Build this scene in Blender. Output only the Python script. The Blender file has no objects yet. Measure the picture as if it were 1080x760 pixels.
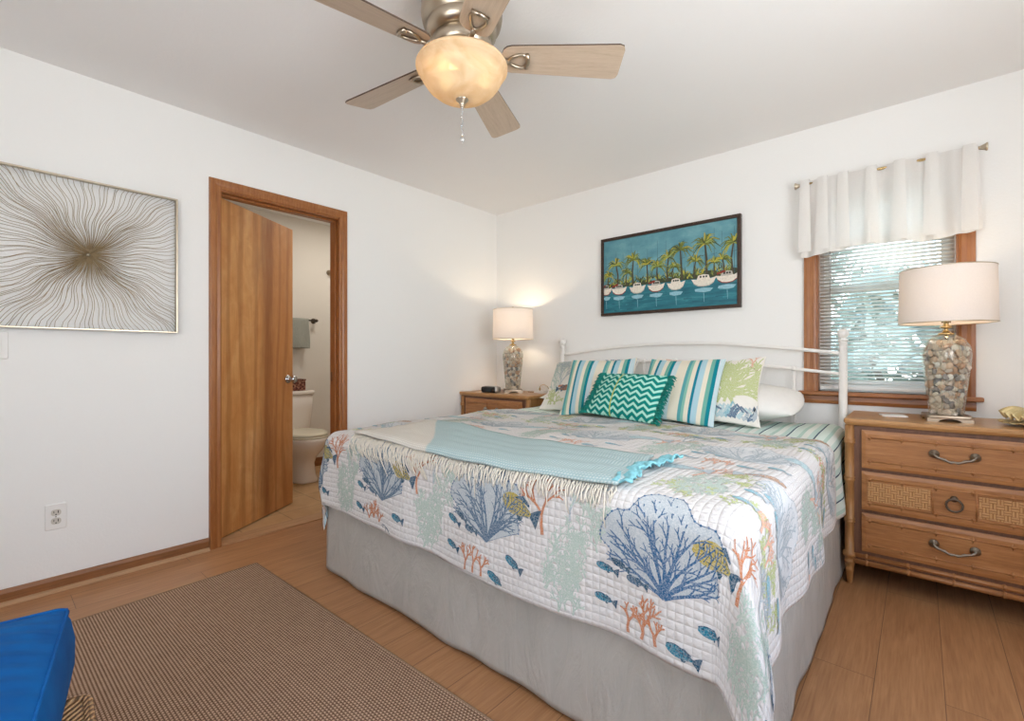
import bpy, bmesh, math, random
import numpy as np
from mathutils import Vector, Matrix, noise

scene = bpy.context.scene
COL = scene.collection
PI = math.pi

# ------------------------------------------------------------------ camera
YAW = math.radians(41.2)
cam_d = bpy.data.cameras.new('camera')
cam_d.sensor_fit = 'HORIZONTAL'; cam_d.sensor_width = 36.0
cam_d.lens = 491.0 / 1080.0 * 36.0
cam_d.shift_y = -2.0 / 1080.0
cam_d.clip_start = 0.02
cam = bpy.data.objects.new('camera', cam_d); COL.objects.link(cam)
cam.location = (3.024, -3.235, 1.079)
cam.rotation_euler = (PI / 2, 0, YAW)
scene.camera = cam

# ------------------------------------------------------------------ exposure, world, daylight
scene.view_settings.view_transform = 'Standard'
scene.view_settings.look = 'None'
scene.view_settings.gamma = 1.0
scene.view_settings.use_curve_mapping = False
scene.view_settings.exposure = 0.06
world = bpy.data.worlds.new('world'); scene.world = world
world.use_nodes = True
wn = world.node_tree.nodes; wl = world.node_tree.links
wbg = wn['Background']; wbg.inputs['Strength'].default_value = 4.5
wtc = wn.new('ShaderNodeTexCoord'); wsep = wn.new('ShaderNodeSeparateXYZ'); wr = wn.new('ShaderNodeValToRGB')
wl.new(wtc.outputs['Generated'], wsep.inputs[0]); wl.new(wsep.outputs['Z'], wr.inputs[0])
wr.color_ramp.elements[0].position = 0.0; wr.color_ramp.elements[0].color = (0.95, 0.98, 1.0, 1)
wr.color_ramp.elements[1].position = 0.8; wr.color_ramp.elements[1].color = (0.45, 0.66, 1.0, 1)
wl.new(wr.outputs[0], wbg.inputs[0])

def area_light(name, loc, direction, sx, sy, power, color):
    d = bpy.data.lights.new(name, 'AREA'); d.shape = 'RECTANGLE'; d.size = sx; d.size_y = sy
    d.energy = power; d.color = color
    o = bpy.data.objects.new(name, d); COL.objects.link(o); o.location = loc
    o.rotation_euler = Vector(direction).to_track_quat('-Z', 'Y').to_euler()
    return o
# daylight coming through the front and side windows, both outside the frame
area_light('daylight_front_window', (2.2, -4.29, 1.45), (0, 1, 0.5), 1.4, 1.0, 8, (0.97, 0.98, 1.0))
area_light('daylight_side_window', (3.90, -2.3, 1.4), (-1, 0.1, 1.0), 1.4, 1.2, 22, (0.95, 0.97, 1.0))
P_FAN, P_LAMP, P_BATH = 6.2, 3.9, 8.0

cy = scene.cycles
cy.max_bounces = 12; cy.diffuse_bounces = 6; cy.transparent_max_bounces = 24
cy.sample_clamp_indirect = 4.0; cy.caustics_reflective = False; cy.caustics_refractive = False

# ------------------------------------------------------------------ material helpers
def lin(c):
    return c / 12.92 if c <= 0.04045 else ((c + 0.055) / 1.055) ** 2.4
def C(h):
    h = h.lstrip('#')
    return tuple(lin(int(h[i:i + 2], 16) / 255.0) for i in (0, 2, 4)) + (1.0,)

class NM:
    """small wrapper that makes node materials short to write"""
    def __init__(s, name, color='#ffffff', rough=0.6, metal=0.0, spec=0.5):
        s.m = bpy.data.materials.new(name); s.m.use_nodes = True
        s.n = s.m.node_tree.nodes; s.l = s.m.node_tree.links
        s.b = s.n['Principled BSDF']; s.out = s.n['Material Output']
        s.b.inputs['Base Color'].default_value = C(color) if isinstance(color, str) else color
        s.b.inputs['Roughness'].default_value = rough
        s.b.inputs['Metallic'].default_value = metal
        s.b.inputs['Specular IOR Level'].default_value = spec
        s._tc = None
    def node(s, t, **kw):
        n = s.n.new(t)
        for k, v in kw.items(): setattr(n, k, v)
        return n
    def put(s, sock, v):
        if hasattr(v, 'is_output') or isinstance(v, bpy.types.NodeSocket): s.l.new(v, sock)
        elif isinstance(v, str): sock.default_value = C(v)
        else: sock.default_value = v
    def coord(s, kind='Object', scale=(1, 1, 1), rot=(0, 0, 0), loc=(0, 0, 0)):
        if s._tc is None: s._tc = s.node('ShaderNodeTexCoord')
        mp = s.node('ShaderNodeMapping')
        s.l.new(s._tc.outputs[kind], mp.inputs[0])
        mp.inputs['Scale'].default_value = scale; mp.inputs['Rotation'].default_value = rot
        mp.inputs['Location'].default_value = loc
        return mp.outputs[0]
    def noise(s, vec, scale=5, detail=4, rough=0.5, dist=0.0):
        n = s.node('ShaderNodeTexNoise'); s.l.new(vec, n.inputs['Vector'])
        n.inputs['Scale'].default_value = scale; n.inputs['Detail'].default_value = detail
        n.inputs['Roughness'].default_value = rough; n.inputs['Distortion'].default_value = dist
        return n.outputs['Fac']
    def wave(s, vec, scale=5, dist=0, detail=2, dscale=1, kind='BANDS', axis='X'):
        n = s.node('ShaderNodeTexWave'); s.l.new(vec, n.inputs['Vector']); n.wave_type = kind
        if kind == 'BANDS': n.bands_direction = axis
        else: n.rings_direction = axis
        n.inputs['Scale'].default_value = scale; n.inputs['Distortion'].default_value = dist
        n.inputs['Detail'].default_value = detail; n.inputs['Detail Scale'].default_value = dscale
        return n.outputs['Fac']
    def voronoi(s, vec, scale=5, feature='F1', out='Distance', rnd=1.0):
        n = s.node('ShaderNodeTexVoronoi'); n.feature = feature; s.l.new(vec, n.inputs['Vector'])
        n.inputs['Scale'].default_value = scale; n.inputs['Randomness'].default_value = rnd
        return n.outputs[out]
    def sep(s, vec):
        n = s.node('ShaderNodeSeparateXYZ'); s.l.new(vec, n.inputs[0]); return n.outputs
    def ma(s, op, a, b=None, c=None):
        n = s.node('ShaderNodeMath', operation=op)
        s.put(n.inputs[0], a)
        if b is not None: s.put(n.inputs[1], b)
        if c is not None: s.put(n.inputs[2], c)
        return n.outputs[0]
    def ramp(s, fac, stops, interp='LINEAR'):
        n = s.node('ShaderNodeValToRGB'); s.l.new(fac, n.inputs[0]); cr = n.color_ramp; cr.interpolation = interp
        while len(cr.elements) < len(stops): cr.elements.new(0.5)
        for e, (p, c) in zip(cr.elements, stops):
            e.position = p; e.color = C(c) if isinstance(c, str) else ((c, c, c, 1) if not hasattr(c, '__len__') else c)
        return n.outputs[0]
    def mix(s, fac, a, b, blend='MIX'):
        n = s.node('ShaderNodeMix', data_type='RGBA'); n.blend_type = blend
        s.put(n.inputs[0], fac); s.put(n.inputs[6], a); s.put(n.inputs[7], b)
        return n.outputs[2]
    def color(s, v): s.put(s.b.inputs['Base Color'], v); return s
    def bump(s, h, strength=0.3, dist=0.01):
        n = s.node('ShaderNodeBump'); n.inputs['Strength'].default_value = strength; n.inputs['Distance'].default_value = dist
        s.l.new(h, n.inputs['Height']); s.l.new(n.outputs[0], s.b.inputs['Normal']); return s
    def bsdf(s, t, color, **kw):
        n = s.node(t); s.put(n.inputs['Color'], color)
        for k, v in kw.items(): n.inputs[k].default_value = v
        return n.outputs[0]
    def mixsh(s, fac, a, b):
        n = s.node('ShaderNodeMixShader'); s.put(n.inputs[0], fac); s.l.new(a, n.inputs[1]); s.l.new(b, n.inputs[2]); return n.outputs[0]
    def surf(s, sh): s.l.new(sh, s.out.inputs['Surface']); return s

def plain(name, col, rough=0.6, metal=0.0, var=0.0, scale=20, bump=0.0, spec=0.5):
    k = NM(name, col, rough, metal, spec)
    v = k.coord('Object')
    n = k.noise(v, scale, 3)
    if var > 0:
        c = C(col)
        lo = tuple(x * (1 - var) for x in c[:3]) + (1,); hi = tuple(min(1, x * (1 + var)) for x in c[:3]) + (1,)
        k.color(k.ramp(n, [(0.3, lo), (0.7, hi)]))
    if bump > 0: k.bump(n, bump, 0.002)
    return k.m

def wood(name, dark, mid, light, grain=(18, 18, 1.2), rough=0.38, rings=False, bump=0.08):
    k = NM(name, mid, rough)
    v = k.coord('Object', grain)
    n = k.noise(v, 3.0, 6, 0.6, 0.6)
    f = k.noise(k.coord('Object', tuple(g * 5 for g in grain)), 4.0, 3, 0.5)
    c = k.ramp(n, [(0.25, dark), (0.5, mid), (0.75, light)])
    c = k.mix(0.25, c, k.ramp(f, [(0.3, dark), (0.7, light)]))
    k.color(c); k.bump(n, bump, 0.002)
    return k.m

def wall_mat(name, col, scale=95, strength=0.22):
    k = NM(name, col, 0.85, 0, 0.25)
    v = k.coord('Object')
    n = k.noise(v, scale, 3, 0.55)
    k.bump(n, strength, 0.004)
    return k.m

M = {}
M['wall'] = wall_mat('wall_paint', '#f1f0ed')
M['ceil'] = wall_mat('ceiling_paint', '#f2f0ee', 70, 0.2)
M['bath_wall'] = wall_mat('bathroom_paint', '#e2ddd4')
M['trim'] = wood('door_casing_wood', '#7d4620', '#9c6132', '#b07744', (30, 30, 1.6), 0.35)
M['trim_h'] = wood('casing_wood_across', '#84502a', '#9f6636', '#b27b48', (30, 1.6, 30), 0.35)
M['trim_x'] = wood('window_wood_across', '#7d4620', '#9c6132', '#b07744', (1.6, 30, 30), 0.35)
M['base'] = wood('baseboard_wood', '#6f4522', '#8b5932', '#a06d42', (30, 1.4, 30), 0.4)
M['shoe'] = wood('shoe_moulding_wood', '#9a7350', '#b8906a', '#cba580', (30, 1.4, 30), 0.4)
# slab door: broad cathedral figure
k = NM('door_veneer', '#b5702f', 0.33)
v = k.coord('Object', (1.0, 1.0, 0.28))
n1 = k.noise(v, 5.0, 5, 0.55, 1.4)
n2 = k.wave(k.coord('Object', (1.0, 1.0, 0.16)), 2.6, 9.0, 3, 1.0, 'BANDS', 'X')
n3 = k.noise(k.coord('Object', (60, 60, 2)), 3.0, 3)
n4 = k.noise(k.coord('Object', (1.0, 1.0, 0.75)), 11.0, 4, 0.6, 0.8)      # curly mottling
sx = k.sep(k.coord('Object'))
xx = k.ma('ADD', sx[0], k.ma('MULTIPLY', k.ma('SUBTRACT', n1, 0.5), 0.22))
leafr = k.ramp(k.ma('MULTIPLY', sx[0], 1.0), [(0.395, 0.0), (0.405, 0.42)])            # second, redder veneer leaf
heart = k.ma('SUBTRACT', 1.0, k.ma('MULTIPLY', k.ma('ABSOLUTE', k.ma('SUBTRACT', xx, 0.40)), 9.0))
c = k.ramp(n1, [(0.28, '#c5864a'), (0.5, '#d79f62'), (0.72, '#e3b47c')])
c = k.mix(k.ramp(n4, [(0.35, 0.0), (0.7, 0.55)]), c, '#bc7a3e')
c = k.mix(leafr, c, '#a8622f')
c = k.mix(k.ramp(n2, [(0.55, 0.0), (0.97, 0.45)]), c, '#8f501f')
c = k.mix(k.ramp(heart, [(0.2, 0.0), (0.85, 0.6)]), c, '#7e431a')
c = k.mix(0.15, c, k.ramp(n3, [(0.3, '#8a4b1c'), (0.7, '#d8a264')]))
k.color(c); M['door'] = k.m
# wide plank floor, planks run along Y
k = NM('plank_floor', '#a9805c', 0.42)
v = k.coord('Object', (1, 1, 1), (0, 0, -PI / 2), (0, -2.865 + 0.175 * 20, 0))
br = k.node('ShaderNodeTexBrick'); k.l.new(v, br.inputs['Vector'])
br.offset = 0.37; br.offset_frequency = 2
br.inputs['Scale'].default_value = 1.0; br.inputs['Brick Width'].default_value = 1.25; br.inputs['Row Height'].default_value = 0.175
br.inputs['Mortar Size'].default_value = 0.0012; br.inputs['Mortar Smooth'].default_value = 0.1; br.inputs['Bias'].default_value = 0.0
br.inputs['Color1'].default_value = (0, 0, 0, 1); br.inputs['Color2'].default_value = (1, 1, 1, 1); br.inputs['Mortar'].default_value = (0.5, 0.5, 0.5, 1)
rnd = k.node('ShaderNodeSeparateColor'); k.l.new(br.outputs['Color'], rnd.inputs[0])
tone = rnd.outputs[0]
addv = k.node('ShaderNodeVectorMath', operation='MULTIPLY_ADD'); k.l.new(br.outputs['Color'], addv.inputs[0]); addv.inputs[1].default_value = (7, 3, 5)
k.l.new(k.coord('Object'), addv.inputs[2])
mp = k.node('ShaderNodeMapping'); k.l.new(addv.outputs[0], mp.inputs[0]); mp.inputs['Scale'].default_value = (14, 1.3, 1)
g1 = k.noise(mp.outputs[0], 2.2, 6, 0.6, 1.2)
mp2 = k.node('ShaderNodeMapping'); k.l.new(addv.outputs[0], mp2.inputs[0]); mp2.inputs['Scale'].default_value = (70, 3, 1)
g2 = k.noise(mp2.outputs[0], 2.5, 3, 0.5)
c = k.ramp(g1, [(0.2, '#92623f'), (0.5, '#ac7a50'), (0.8, '#c09064')])
c = k.mix(k.ma('MULTIPLY', tone, 0.25), c, '#8d5c38')
c = k.mix(0.22, c, k.ramp(g2, [(0.3, '#81583a'), (0.7, '#c3966e')]))
c = k.mix(br.outputs['Fac'], c, '#6e4b33')
k.color(c); k.bump(g1, 0.05, 0.002); M['floor'] = k.m
# bathroom tile
k = NM('bathroom_tile', '#c3a079', 0.4)
br = k.node('ShaderNodeTexBrick'); k.l.new(k.coord('Object'), br.inputs['Vector']); br.offset = 0.0
br.inputs['Scale'].default_value = 1.0; br.inputs['Brick Width'].default_value = 0.31; br.inputs['Row Height'].default_value = 0.31
br.inputs['Mortar Size'].default_value = 0.004; br.inputs['Color1'].default_value = C('#b88f62'); br.inputs['Color2'].default_value = C('#c9a478'); br.inputs['Mortar'].default_value = C('#8d6f50')
n = k.noise(k.coord('Object'), 9, 5, 0.6)
k.color(k.mix(0.35, br.outputs['Color'], k.ramp(n, [(0.3, '#a87d50'), (0.7, '#d8b78c')]))); M['tile'] = k.m
# woven rug
k = NM('woven_rug', '#8a6c54', 0.95, 0, 0.1)
s_ = k.sep(k.coord('Object'))
wy = k.ma('SINE', k.ma('MULTIPLY', s_[1], 2 * PI / 0.0098))
par = k.ma('MULTIPLY', k.ma('FLOOR', k.ma('MULTIPLY', s_[1], 1 / 0.0098)), PI)
wx = k.ma('SINE', k.ma('ADD', k.ma('MULTIPLY', s_[0], 2 * PI / 0.0125), par))
knot = k.ma('MULTIPLY', k.ma('ADD', wy, 1.0), k.ma('ADD', wx, 1.0))
knot = k.ma('MULTIPLY', knot, 0.25)
nz = k.noise(k.coord('Object'), 60, 3)
c = k.ramp(knot, [(0.02, '#5a4434'), (0.22, '#a5846c'), (0.8, '#d2b49c')])
c = k.mix(0.2, c, k.ramp(nz, [(0.3, '#7a5840'), (0.7, '#b39379')]))
k.color(c); k.bump(knot, 0.5, 0.004); M['rug'] = k.m
M['rug_edge'] = plain('rug_binding', '#8c7058', 0.95, 0, 0.15, 200, 0.3)

def metal(name, col, rough=0.3): return plain(name, col, rough, 1.0, 0.05, 8)
M['nickel'] = metal('brushed_nickel', '#b9ab98', 0.28)
M['chrome'] = metal('chrome', '#c9ccd0', 0.12)
M['brass'] = metal('brass', '#c4ab7c', 0.25)
M['champ'] = metal('champagne_metal', '#c8bba6', 0.35)
M['lamp_base'] = metal('warm_grey_metal', '#a08f7c', 0.3)
M['bronze'] = metal('aged_bronze', '#6b6055', 0.4)
M['pewter'] = metal('antique_pewter', '#8f8578', 0.38)
M['gold_shell'] = plain('pale_gold', '#d9c592', 0.35, 0.55, 0.12, 30)
M['wire'] = plain('gold_brown_wire', '#a28c6a', 0.4, 0.45, 0.1, 30)
M['white_enamel'] = plain('white_enamel', '#eeebe6', 0.35)
M['white_plastic'] = plain('white_plastic', '#eceae6', 0.4)
M['outlet_grey'] = plain('outlet_face', '#c9c3b8', 0.45)
M['slot_dark'] = plain('slot_dark', '#2a2622', 0.6)
M['black_plastic'] = plain('black_plastic', '#17181a', 0.3)
M['silver_plastic'] = plain('silver_plastic', '#b7b4b0', 0.35, 0.4)
M['display'] = plain('dark_display', '#0d1013', 0.08)
M['porcelain'] = plain('porcelain', '#ece3da', 0.12)
M['seat_cream'] = plain('toilet_seat_cream', '#e3ddc8', 0.25)
M['white_cloth'] = plain('white_cotton', '#ece9e4', 0.9, 0, 0.02, 30, 0.15)
M['grey_towel'] = plain('grey_towel', '#9a9c93', 0.95, 0, 0.15, 150, 0.5)
M['basket_red'] = None
k = NM('red_brown_weave', '#5a2a22', 0.7)
vv = k.coord('Object'); n = k.voronoi(vv, 55)
k.color(k.ramp(n, [(0.15, '#3a1712'), (0.45, '#6e3a2e'), (0.8, '#a87a62')])); k.bump(n, 0.5, 0.004); M['basket_red'] = k.m
# fan blade: pale washed wood
M['blade'] = wood('fan_blade_wood', '#b09a84', '#c4ae97', '#d0bca6', (2, 22, 22), 0.42)
M['blade_edge'] = plain('blade_dark_edge', '#4a3424', 0.5)

def translucent(name, col, transp=0.2, trans=0.5, rough=0.5, bumpscale=None, veins=None):
    k = NM(name, col, rough)
    colv = C(col)
    if veins:
        n = k.noise(k.coord('Object', (1, 1, 1.5)), 7, 4, 0.5, 2.0)
        colv = k.ramp(n, [(0.3, veins), (0.65, col)])
    if bumpscale:
        w = k.noise(k.coord('Object'), bumpscale, 2)
        colv = k.ramp(w, [(0.2, tuple(x * 0.93 for x in C(col)[:3]) + (1,)), (0.8, C(col))])
    d = k.bsdf('ShaderNodeBsdfDiffuse', colv); t = k.bsdf('ShaderNodeBsdfTranslucent', colv)
    tr = k.bsdf('ShaderNodeBsdfTransparent', colv)
    sh = k.mixsh(trans, d, t); sh = k.mixsh(transp, sh, tr)
    k.surf(sh); return k.m
M['alabaster'] = translucent('alabaster_glass', '#dcc7a6', 0.05, 0.022, 0.3, None, '#d0b48c')
M['shade'] = translucent('linen_shade', '#ebe1da', 0.012, 0.125, 0.8, 240)
M['sheer'] = translucent('sheer_white', '#fdfbf8', 0.16, 0.36, 0.9, 300)
M['slat'] = translucent('blind_slat', '#f3f1eb', 0.0, 0.5)
def glass(name, tint='#f6fbfa', gl=0.10):
    k = NM(name)
    lw = k.node('ShaderNodeLayerWeight'); lw.inputs['Blend'].default_value = 0.35
    tr = k.bsdf('ShaderNodeBsdfTransparent', tint); g = k.bsdf('ShaderNodeBsdfGlossy', '#ffffff', Roughness=0.03)
    f = k.ma('ADD', k.ma('MULTIPLY', lw.outputs['Facing'], 0.35), gl * 0.3)
    k.surf(k.mixsh(f, tr, g)); return k.m
M['glass'] = glass('clear_glass')
M['vase_glass'] = glass('vase_glass', '#f4f4ee', 0.16)
M['crystal'] = glass('crystal', '#e8e8e8', 0.8)
def emit(name, col, st):
    k = NM(name); e = k.node('ShaderNodeEmission'); e.inputs[0].default_value = C(col); e.inputs[1].default_value = st
    k.surf(e.outputs[0]); return k.m
M['bulb'] = emit('lit_bulb', '#ffdca6', 10.0)

# dresser woods
M['dres'] = wood('dresser_wood', '#83532e', '#a56d3d', '#bd8755', (1.6, 20, 20), 0.4)
M['dres_v'] = wood('dresser_wood_upright', '#8a5c33', '#a97745', '#bf8f5c', (20, 20, 1.6), 0.4)
M['dres_dark'] = wood('dresser_carcass_wood', '#5b3a28', '#6f4a35', '#835a41', (20, 20, 1.6), 0.5)
M['dres_top'] = wood('dresser_top_wood', '#94653a', '#b3824e', '#c59866', (1.6, 20, 20), 0.32)
k = NM('woven_cane', '#b98450', 0.5)
s_ = k.sep(k.coord('Object'))
cellx = k.ma('FLOOR', k.ma('MULTIPLY', s_[0], 1 / 0.021)); cellz = k.ma('FLOOR', k.ma('MULTIPLY', s_[2], 1 / 0.021))
par = k.ma('ABSOLUTE', k.ma('MODULO', k.ma('ADD', cellx, cellz), 2.0))
sxx = k.ma('ABSOLUTE', k.ma('SINE', k.ma('MULTIPLY', s_[0], 2 * PI / 0.021))); szz = k.ma('ABSOLUTE', k.ma('SINE', k.ma('MULTIPLY', s_[2], 2 * PI / 0.021)))
wv = k.ma('ADD', k.ma('MULTIPLY', par, sxx), k.ma('MULTIPLY', k.ma('SUBTRACT', 1.0, par), szz))
k.color(k.ramp(wv, [(0.0, '#8a5c33'), (0.4, '#ad7c48'), (1.0, '#c39361')])); k.bump(wv, 0.6, 0.003); M['cane'] = k.m
k = NM('rattan_weave', '#b98d5e', 0.55)
s_ = k.sep(k.coord('Object'))
cz = k.ma('FLOOR', k.ma('MULTIPLY', s_[2], 1 / 0.012)); wz = k.ma('ABSOLUTE', k.ma('SINE', k.ma('MULTIPLY', s_[2], PI / 0.012)))
ws = k.ma('SINE', k.ma('ADD', k.ma('MULTIPLY', k.ma('ADD', s_[0], s_[1]), 2 * PI / 0.020), k.ma('MULTIPLY', cz, PI)))
h = k.ma('MULTIPLY', wz, k.ma('ADD', ws, 1.2))
k.color(k.ramp(h, [(0.0, '#3f2a1a'), (0.35, '#9a7047'), (0.9, '#cda274')])); k.bump(h, 0.7, 0.006); M['rattan'] = k.m
k = NM('blue_canvas', '#045295', 0.85, 0, 0.2)
k.color(k.ramp(k.noise(k.coord('Object'), 14, 3), [(0.3, '#044b8a'), (0.7, '#045a9c')])); k.bump(k.noise(k.coord('Object'), 400, 2), 0.15, 0.001); M['blue'] = k.m

# quilt cloth: small square channels, puckered
def quilt_mat(name, col):
    k = NM(name, col, 0.92, 0, 0.15)
    u = k.sep(k.coord('UV'))
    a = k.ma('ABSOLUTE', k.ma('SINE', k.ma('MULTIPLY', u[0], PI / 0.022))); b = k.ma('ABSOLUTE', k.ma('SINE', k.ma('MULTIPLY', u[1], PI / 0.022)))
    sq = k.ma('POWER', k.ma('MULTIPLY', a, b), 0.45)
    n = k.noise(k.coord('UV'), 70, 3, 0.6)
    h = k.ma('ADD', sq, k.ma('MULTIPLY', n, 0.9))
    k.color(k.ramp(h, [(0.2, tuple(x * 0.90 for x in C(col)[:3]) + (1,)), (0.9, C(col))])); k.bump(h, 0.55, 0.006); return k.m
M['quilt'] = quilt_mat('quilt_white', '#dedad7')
# striped backing / under-sheet
k = NM('quilt_stripe_backing', '#cfe6ea', 0.9)
u = k.sep(k.coord('UV'))
fr = k.ma('FRACT', k.ma('MULTIPLY', u[0], 1 / 0.115))
k.color(k.ramp(fr, [(0.0, '#2d4a64'), (0.06, '#d6e4dc'), (0.40, '#b7d2c7'), (0.55, '#e4e9e2'), (0.78, '#c6dcd5')], 'CONSTANT')); M['stripe_sheet'] = k.m
k = NM('quilt_reverse', '#cfe6ea', 0.9)
u = k.sep(k.coord('UV'))
fr = k.ma('FRACT', k.ma('MULTIPLY', u[1], 1 / 0.06))
k.color(k.ramp(fr, [(0.0, '#2f7fa6'), (0.14, '#cfe6ee'), (0.5, '#a9d6e6'), (0.62, '#e9f0f0')], 'CONSTANT')); M['quilt_back'] = k.m
def print_mat(name, col, soft=0.0):
    k = NM(name, col, 0.92, 0, 0.1)
    n = k.noise(k.coord('Object'), 260, 2, 0.6)
    c = C(col); w = C('#e6e2de')
    hi = tuple(c[i] * (1 - 0.35 - soft) + w[i] * (0.35 + soft) for i in range(3)) + (1,)
    k.color(k.ramp(n, [(0.40, c), (0.66, hi)])); return k.m
PRINT = {'navy': '#4b6a85', 'blue': '#2a5f8a', 'teal': '#157a94', 'dteal': '#0d4a66', 'ochre': '#b39f45', 'orange': '#c27a4e', 'peach': '#dba588',
         'sage': '#b0c2b6', 'green': '#b6c07c', 'fanwash': '#b3bcc1', 'sky': '#a9c6cb', 'brown': '#8d5a3a', 'aqua': '#7fb2bf', 'slate': '#a6b3ba', 'palewash': '#d3d6d8', 'tan': '#b58d70'}
for n_, c_ in PRINT.items(): M['p_' + n_] = print_mat('print_' + n_, c_, 0.15 if n_ in ('sage', 'green', 'peach', 'fanwash', 'sky', 'slate', 'palewash', 'tan') else 0.0)
QPAL = ['quilt', 'quilt_back'] + ['p_' + n_ for n_ in PRINT]
# throw: fine woven aqua/cream
k = NM('aqua_throw', '#a9cdd0', 0.95, 0, 0.1)
u = k.sep(k.coord('UV'))
wv = k.ma('MULTIPLY', k.ma('ADD', k.ma('SINE', k.ma('MULTIPLY', u[0], 2 * PI / 0.011)), 1.0), k.ma('ADD', k.ma('SINE', k.ma('MULTIPLY', u[1], 2 * PI / 0.011)), 1.0))
wv = k.ma('MULTIPLY', wv, 0.25)
edge = k.ma('ADD', u[0], k.ma('MULTIPLY', u[1], 1.05))
aq = k.ramp(wv, [(0.1, '#a3bcbe'), (0.7, '#ccd5d2')]); cr = k.ramp(wv, [(0.1, '#cfc9be'), (0.7, '#e6e1d8')])
sel = k.ramp(edge, [(0.545, 0.0), (0.56, 1.0)])
k.color(k.mix(sel, cr, aq)); k.bump(wv, 0.4, 0.003); M['throw'] = k.m
M['fringe'] = plain('cream_fringe', '#e4dccd', 0.95, 0, 0.05, 60)
M['turq'] = plain('turquoise_crochet', '#86c5cf', 0.9, 0, 0.15, 120, 0.5)
# bed skirt
k = NM('bed_skirt_cotton', '#b9b5ad', 0.9, 0, 0.2)
n = k.noise(k.coord('Object', (1, 1, 0.35)), 9, 5, 0.6, 1.5)
k.bump(n, 0.6, 0.025); k.color(k.ramp(n, [(0.3, '#b2aea6'), (0.7, '#beb9b1')])); M['skirt'] = k.m
# stripes pillow
def stripe_pillow_mat(name, off=0.0):
    k = NM(name, '#d8d0bd', 0.9, 0, 0.15)
    s_ = k.sep(k.coord('Object'))
    x = k.ma('FRACT', k.ma('ADD', k.ma('MULTIPLY', s_[0], 1 / 0.245), off))
    c = k.ramp(x, [(0.0, '#e2dac6'), (0.12, '#5a9fa2'), (0.19, '#86b8a8'), (0.25, '#e0d8c4'), (0.34, '#1f7f93'), (0.40, '#a8c8d2'), (0.52, '#e2dac6'), (0.62, '#6fa99b'), (0.70, '#17808c'), (0.78, '#c2d5d9'), (0.90, '#e2dac6')], 'CONSTANT')
    k.color(c); k.bump(k.noise(k.coord('Object'), 300, 2), 0.2, 0.001); return k.m
M['stripe_p'] = stripe_pillow_mat('striped_pillow_cloth')
k = NM('chevron_cloth', '#128a80', 0.9, 0, 0.15)
s_ = k.sep(k.coord('Object'))
tri = k.ma('MULTIPLY', k.ma('PINGPONG', s_[0], 0.032), 0.75)
ph = k.ma('FRACT', k.ma('MULTIPLY', k.ma('SUBTRACT', s_[2], tri), 1 / 0.036))
c = k.ramp(ph, [(0.0, '#0e8075'), (0.56, '#a6dccd')], 'CONSTANT')
line = k.ma('LESS_THAN', k.ma('ABSOLUTE', k.ma('ADD', s_[0], 0.055)), 0.004)
k.color(k.mix(line, c, '#b7c060')); k.bump(k.noise(k.coord('Object'), 260, 2), 0.3, 0.002); M['chevron'] = k.m
M['green_fringe'] = plain('teal_green_fringe', '#0f8074', 0.9, 0, 0.2, 80)
M['sham'] = plain('sham_white', '#e8e3da', 0.9, 0, 0.02, 40)
SPAL = ['sham'] + ['p_' + n_ for n_ in PRINT]
# painting
for n_, c_ in {'pt_sky': '#4d93a3', 'pt_skylt': '#6fb0ba', 'pt_water': '#1f6f7c', 'pt_waterlt': '#3f949e', 'pt_waterdk': '#14566a', 'pt_palm': '#6b7630', 'pt_palmlt': '#98a552', 'pt_palmdk': '#46522a',
               'pt_trunk': '#4a4430', 'pt_boat': '#e6ddcf', 'pt_boatsh': '#b9b3a8', 'pt_red': '#8a2f24', 'pt_refl': '#8fbfcc', 'pt_hedge': '#39422a', 'pt_mast': '#3a5560', 'pt_dark': '#27302c', 'pt_yellow': '#b5a93c'}.items():
    M[n_] = plain(n_.replace('pt_', 'painted_'), c_, 0.55, 0, 0.14, 90)
k = NM('painted_sky', '#4d93a3', 0.55); v = k.coord('Object', (1, 1, 1.6)); n = k.noise(v, 6, 4, 0.6)
k.color(k.ramp(n, [(0.3, '#4a8593'), (0.55, '#669dA8'), (0.75, '#86b3b8')])); M['pt_sky'] = k.m
k = NM('painted_water', '#1f6f7c', 0.5); v = k.coord('Object', (0.8, 1, 5)); n = k.noise(v, 6, 4, 0.6)
k.color(k.ramp(n, [(0.3, '#12586b'), (0.55, '#227583'), (0.75, '#4f9aa0')])); M['pt_water'] = k.m
M['frame_dark'] = wood('dark_frame_wood', '#241710', '#382519', '#4a3426', (20, 20, 20), 0.4)
M['leaf'] = plain('leaf_green', '#aebab0', 0.7, 0, 0.3, 3)
M['bark'] = plain('bark', '#6f6252', 0.9, 0, 0.2, 8)
M['grass'] = plain('pale_ground', '#b6b9a6', 0.9, 0, 0.15, 3)
SHELLS = ['#f3e8da', '#e3c4aa', '#edd8c6', '#d3a98a', '#f4f0ea', '#cbbcb0', '#9a9596', '#eadccd', '#d8cabb']
for i_, c_ in enumerate(SHELLS):
    k = NM('seashell_' + 'abcdefghi'[i_], c_, 0.4)
    n = k.wave(k.coord('Object'), 60, 3, 2, 1)
    d = tuple(x * 0.72 for x in C(c_)[:3]) + (1,)
    k.color(k.ramp(n, [(0.2, d), (0.6, C(c_))])); M['sh%d' % i_] = k.m

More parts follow.
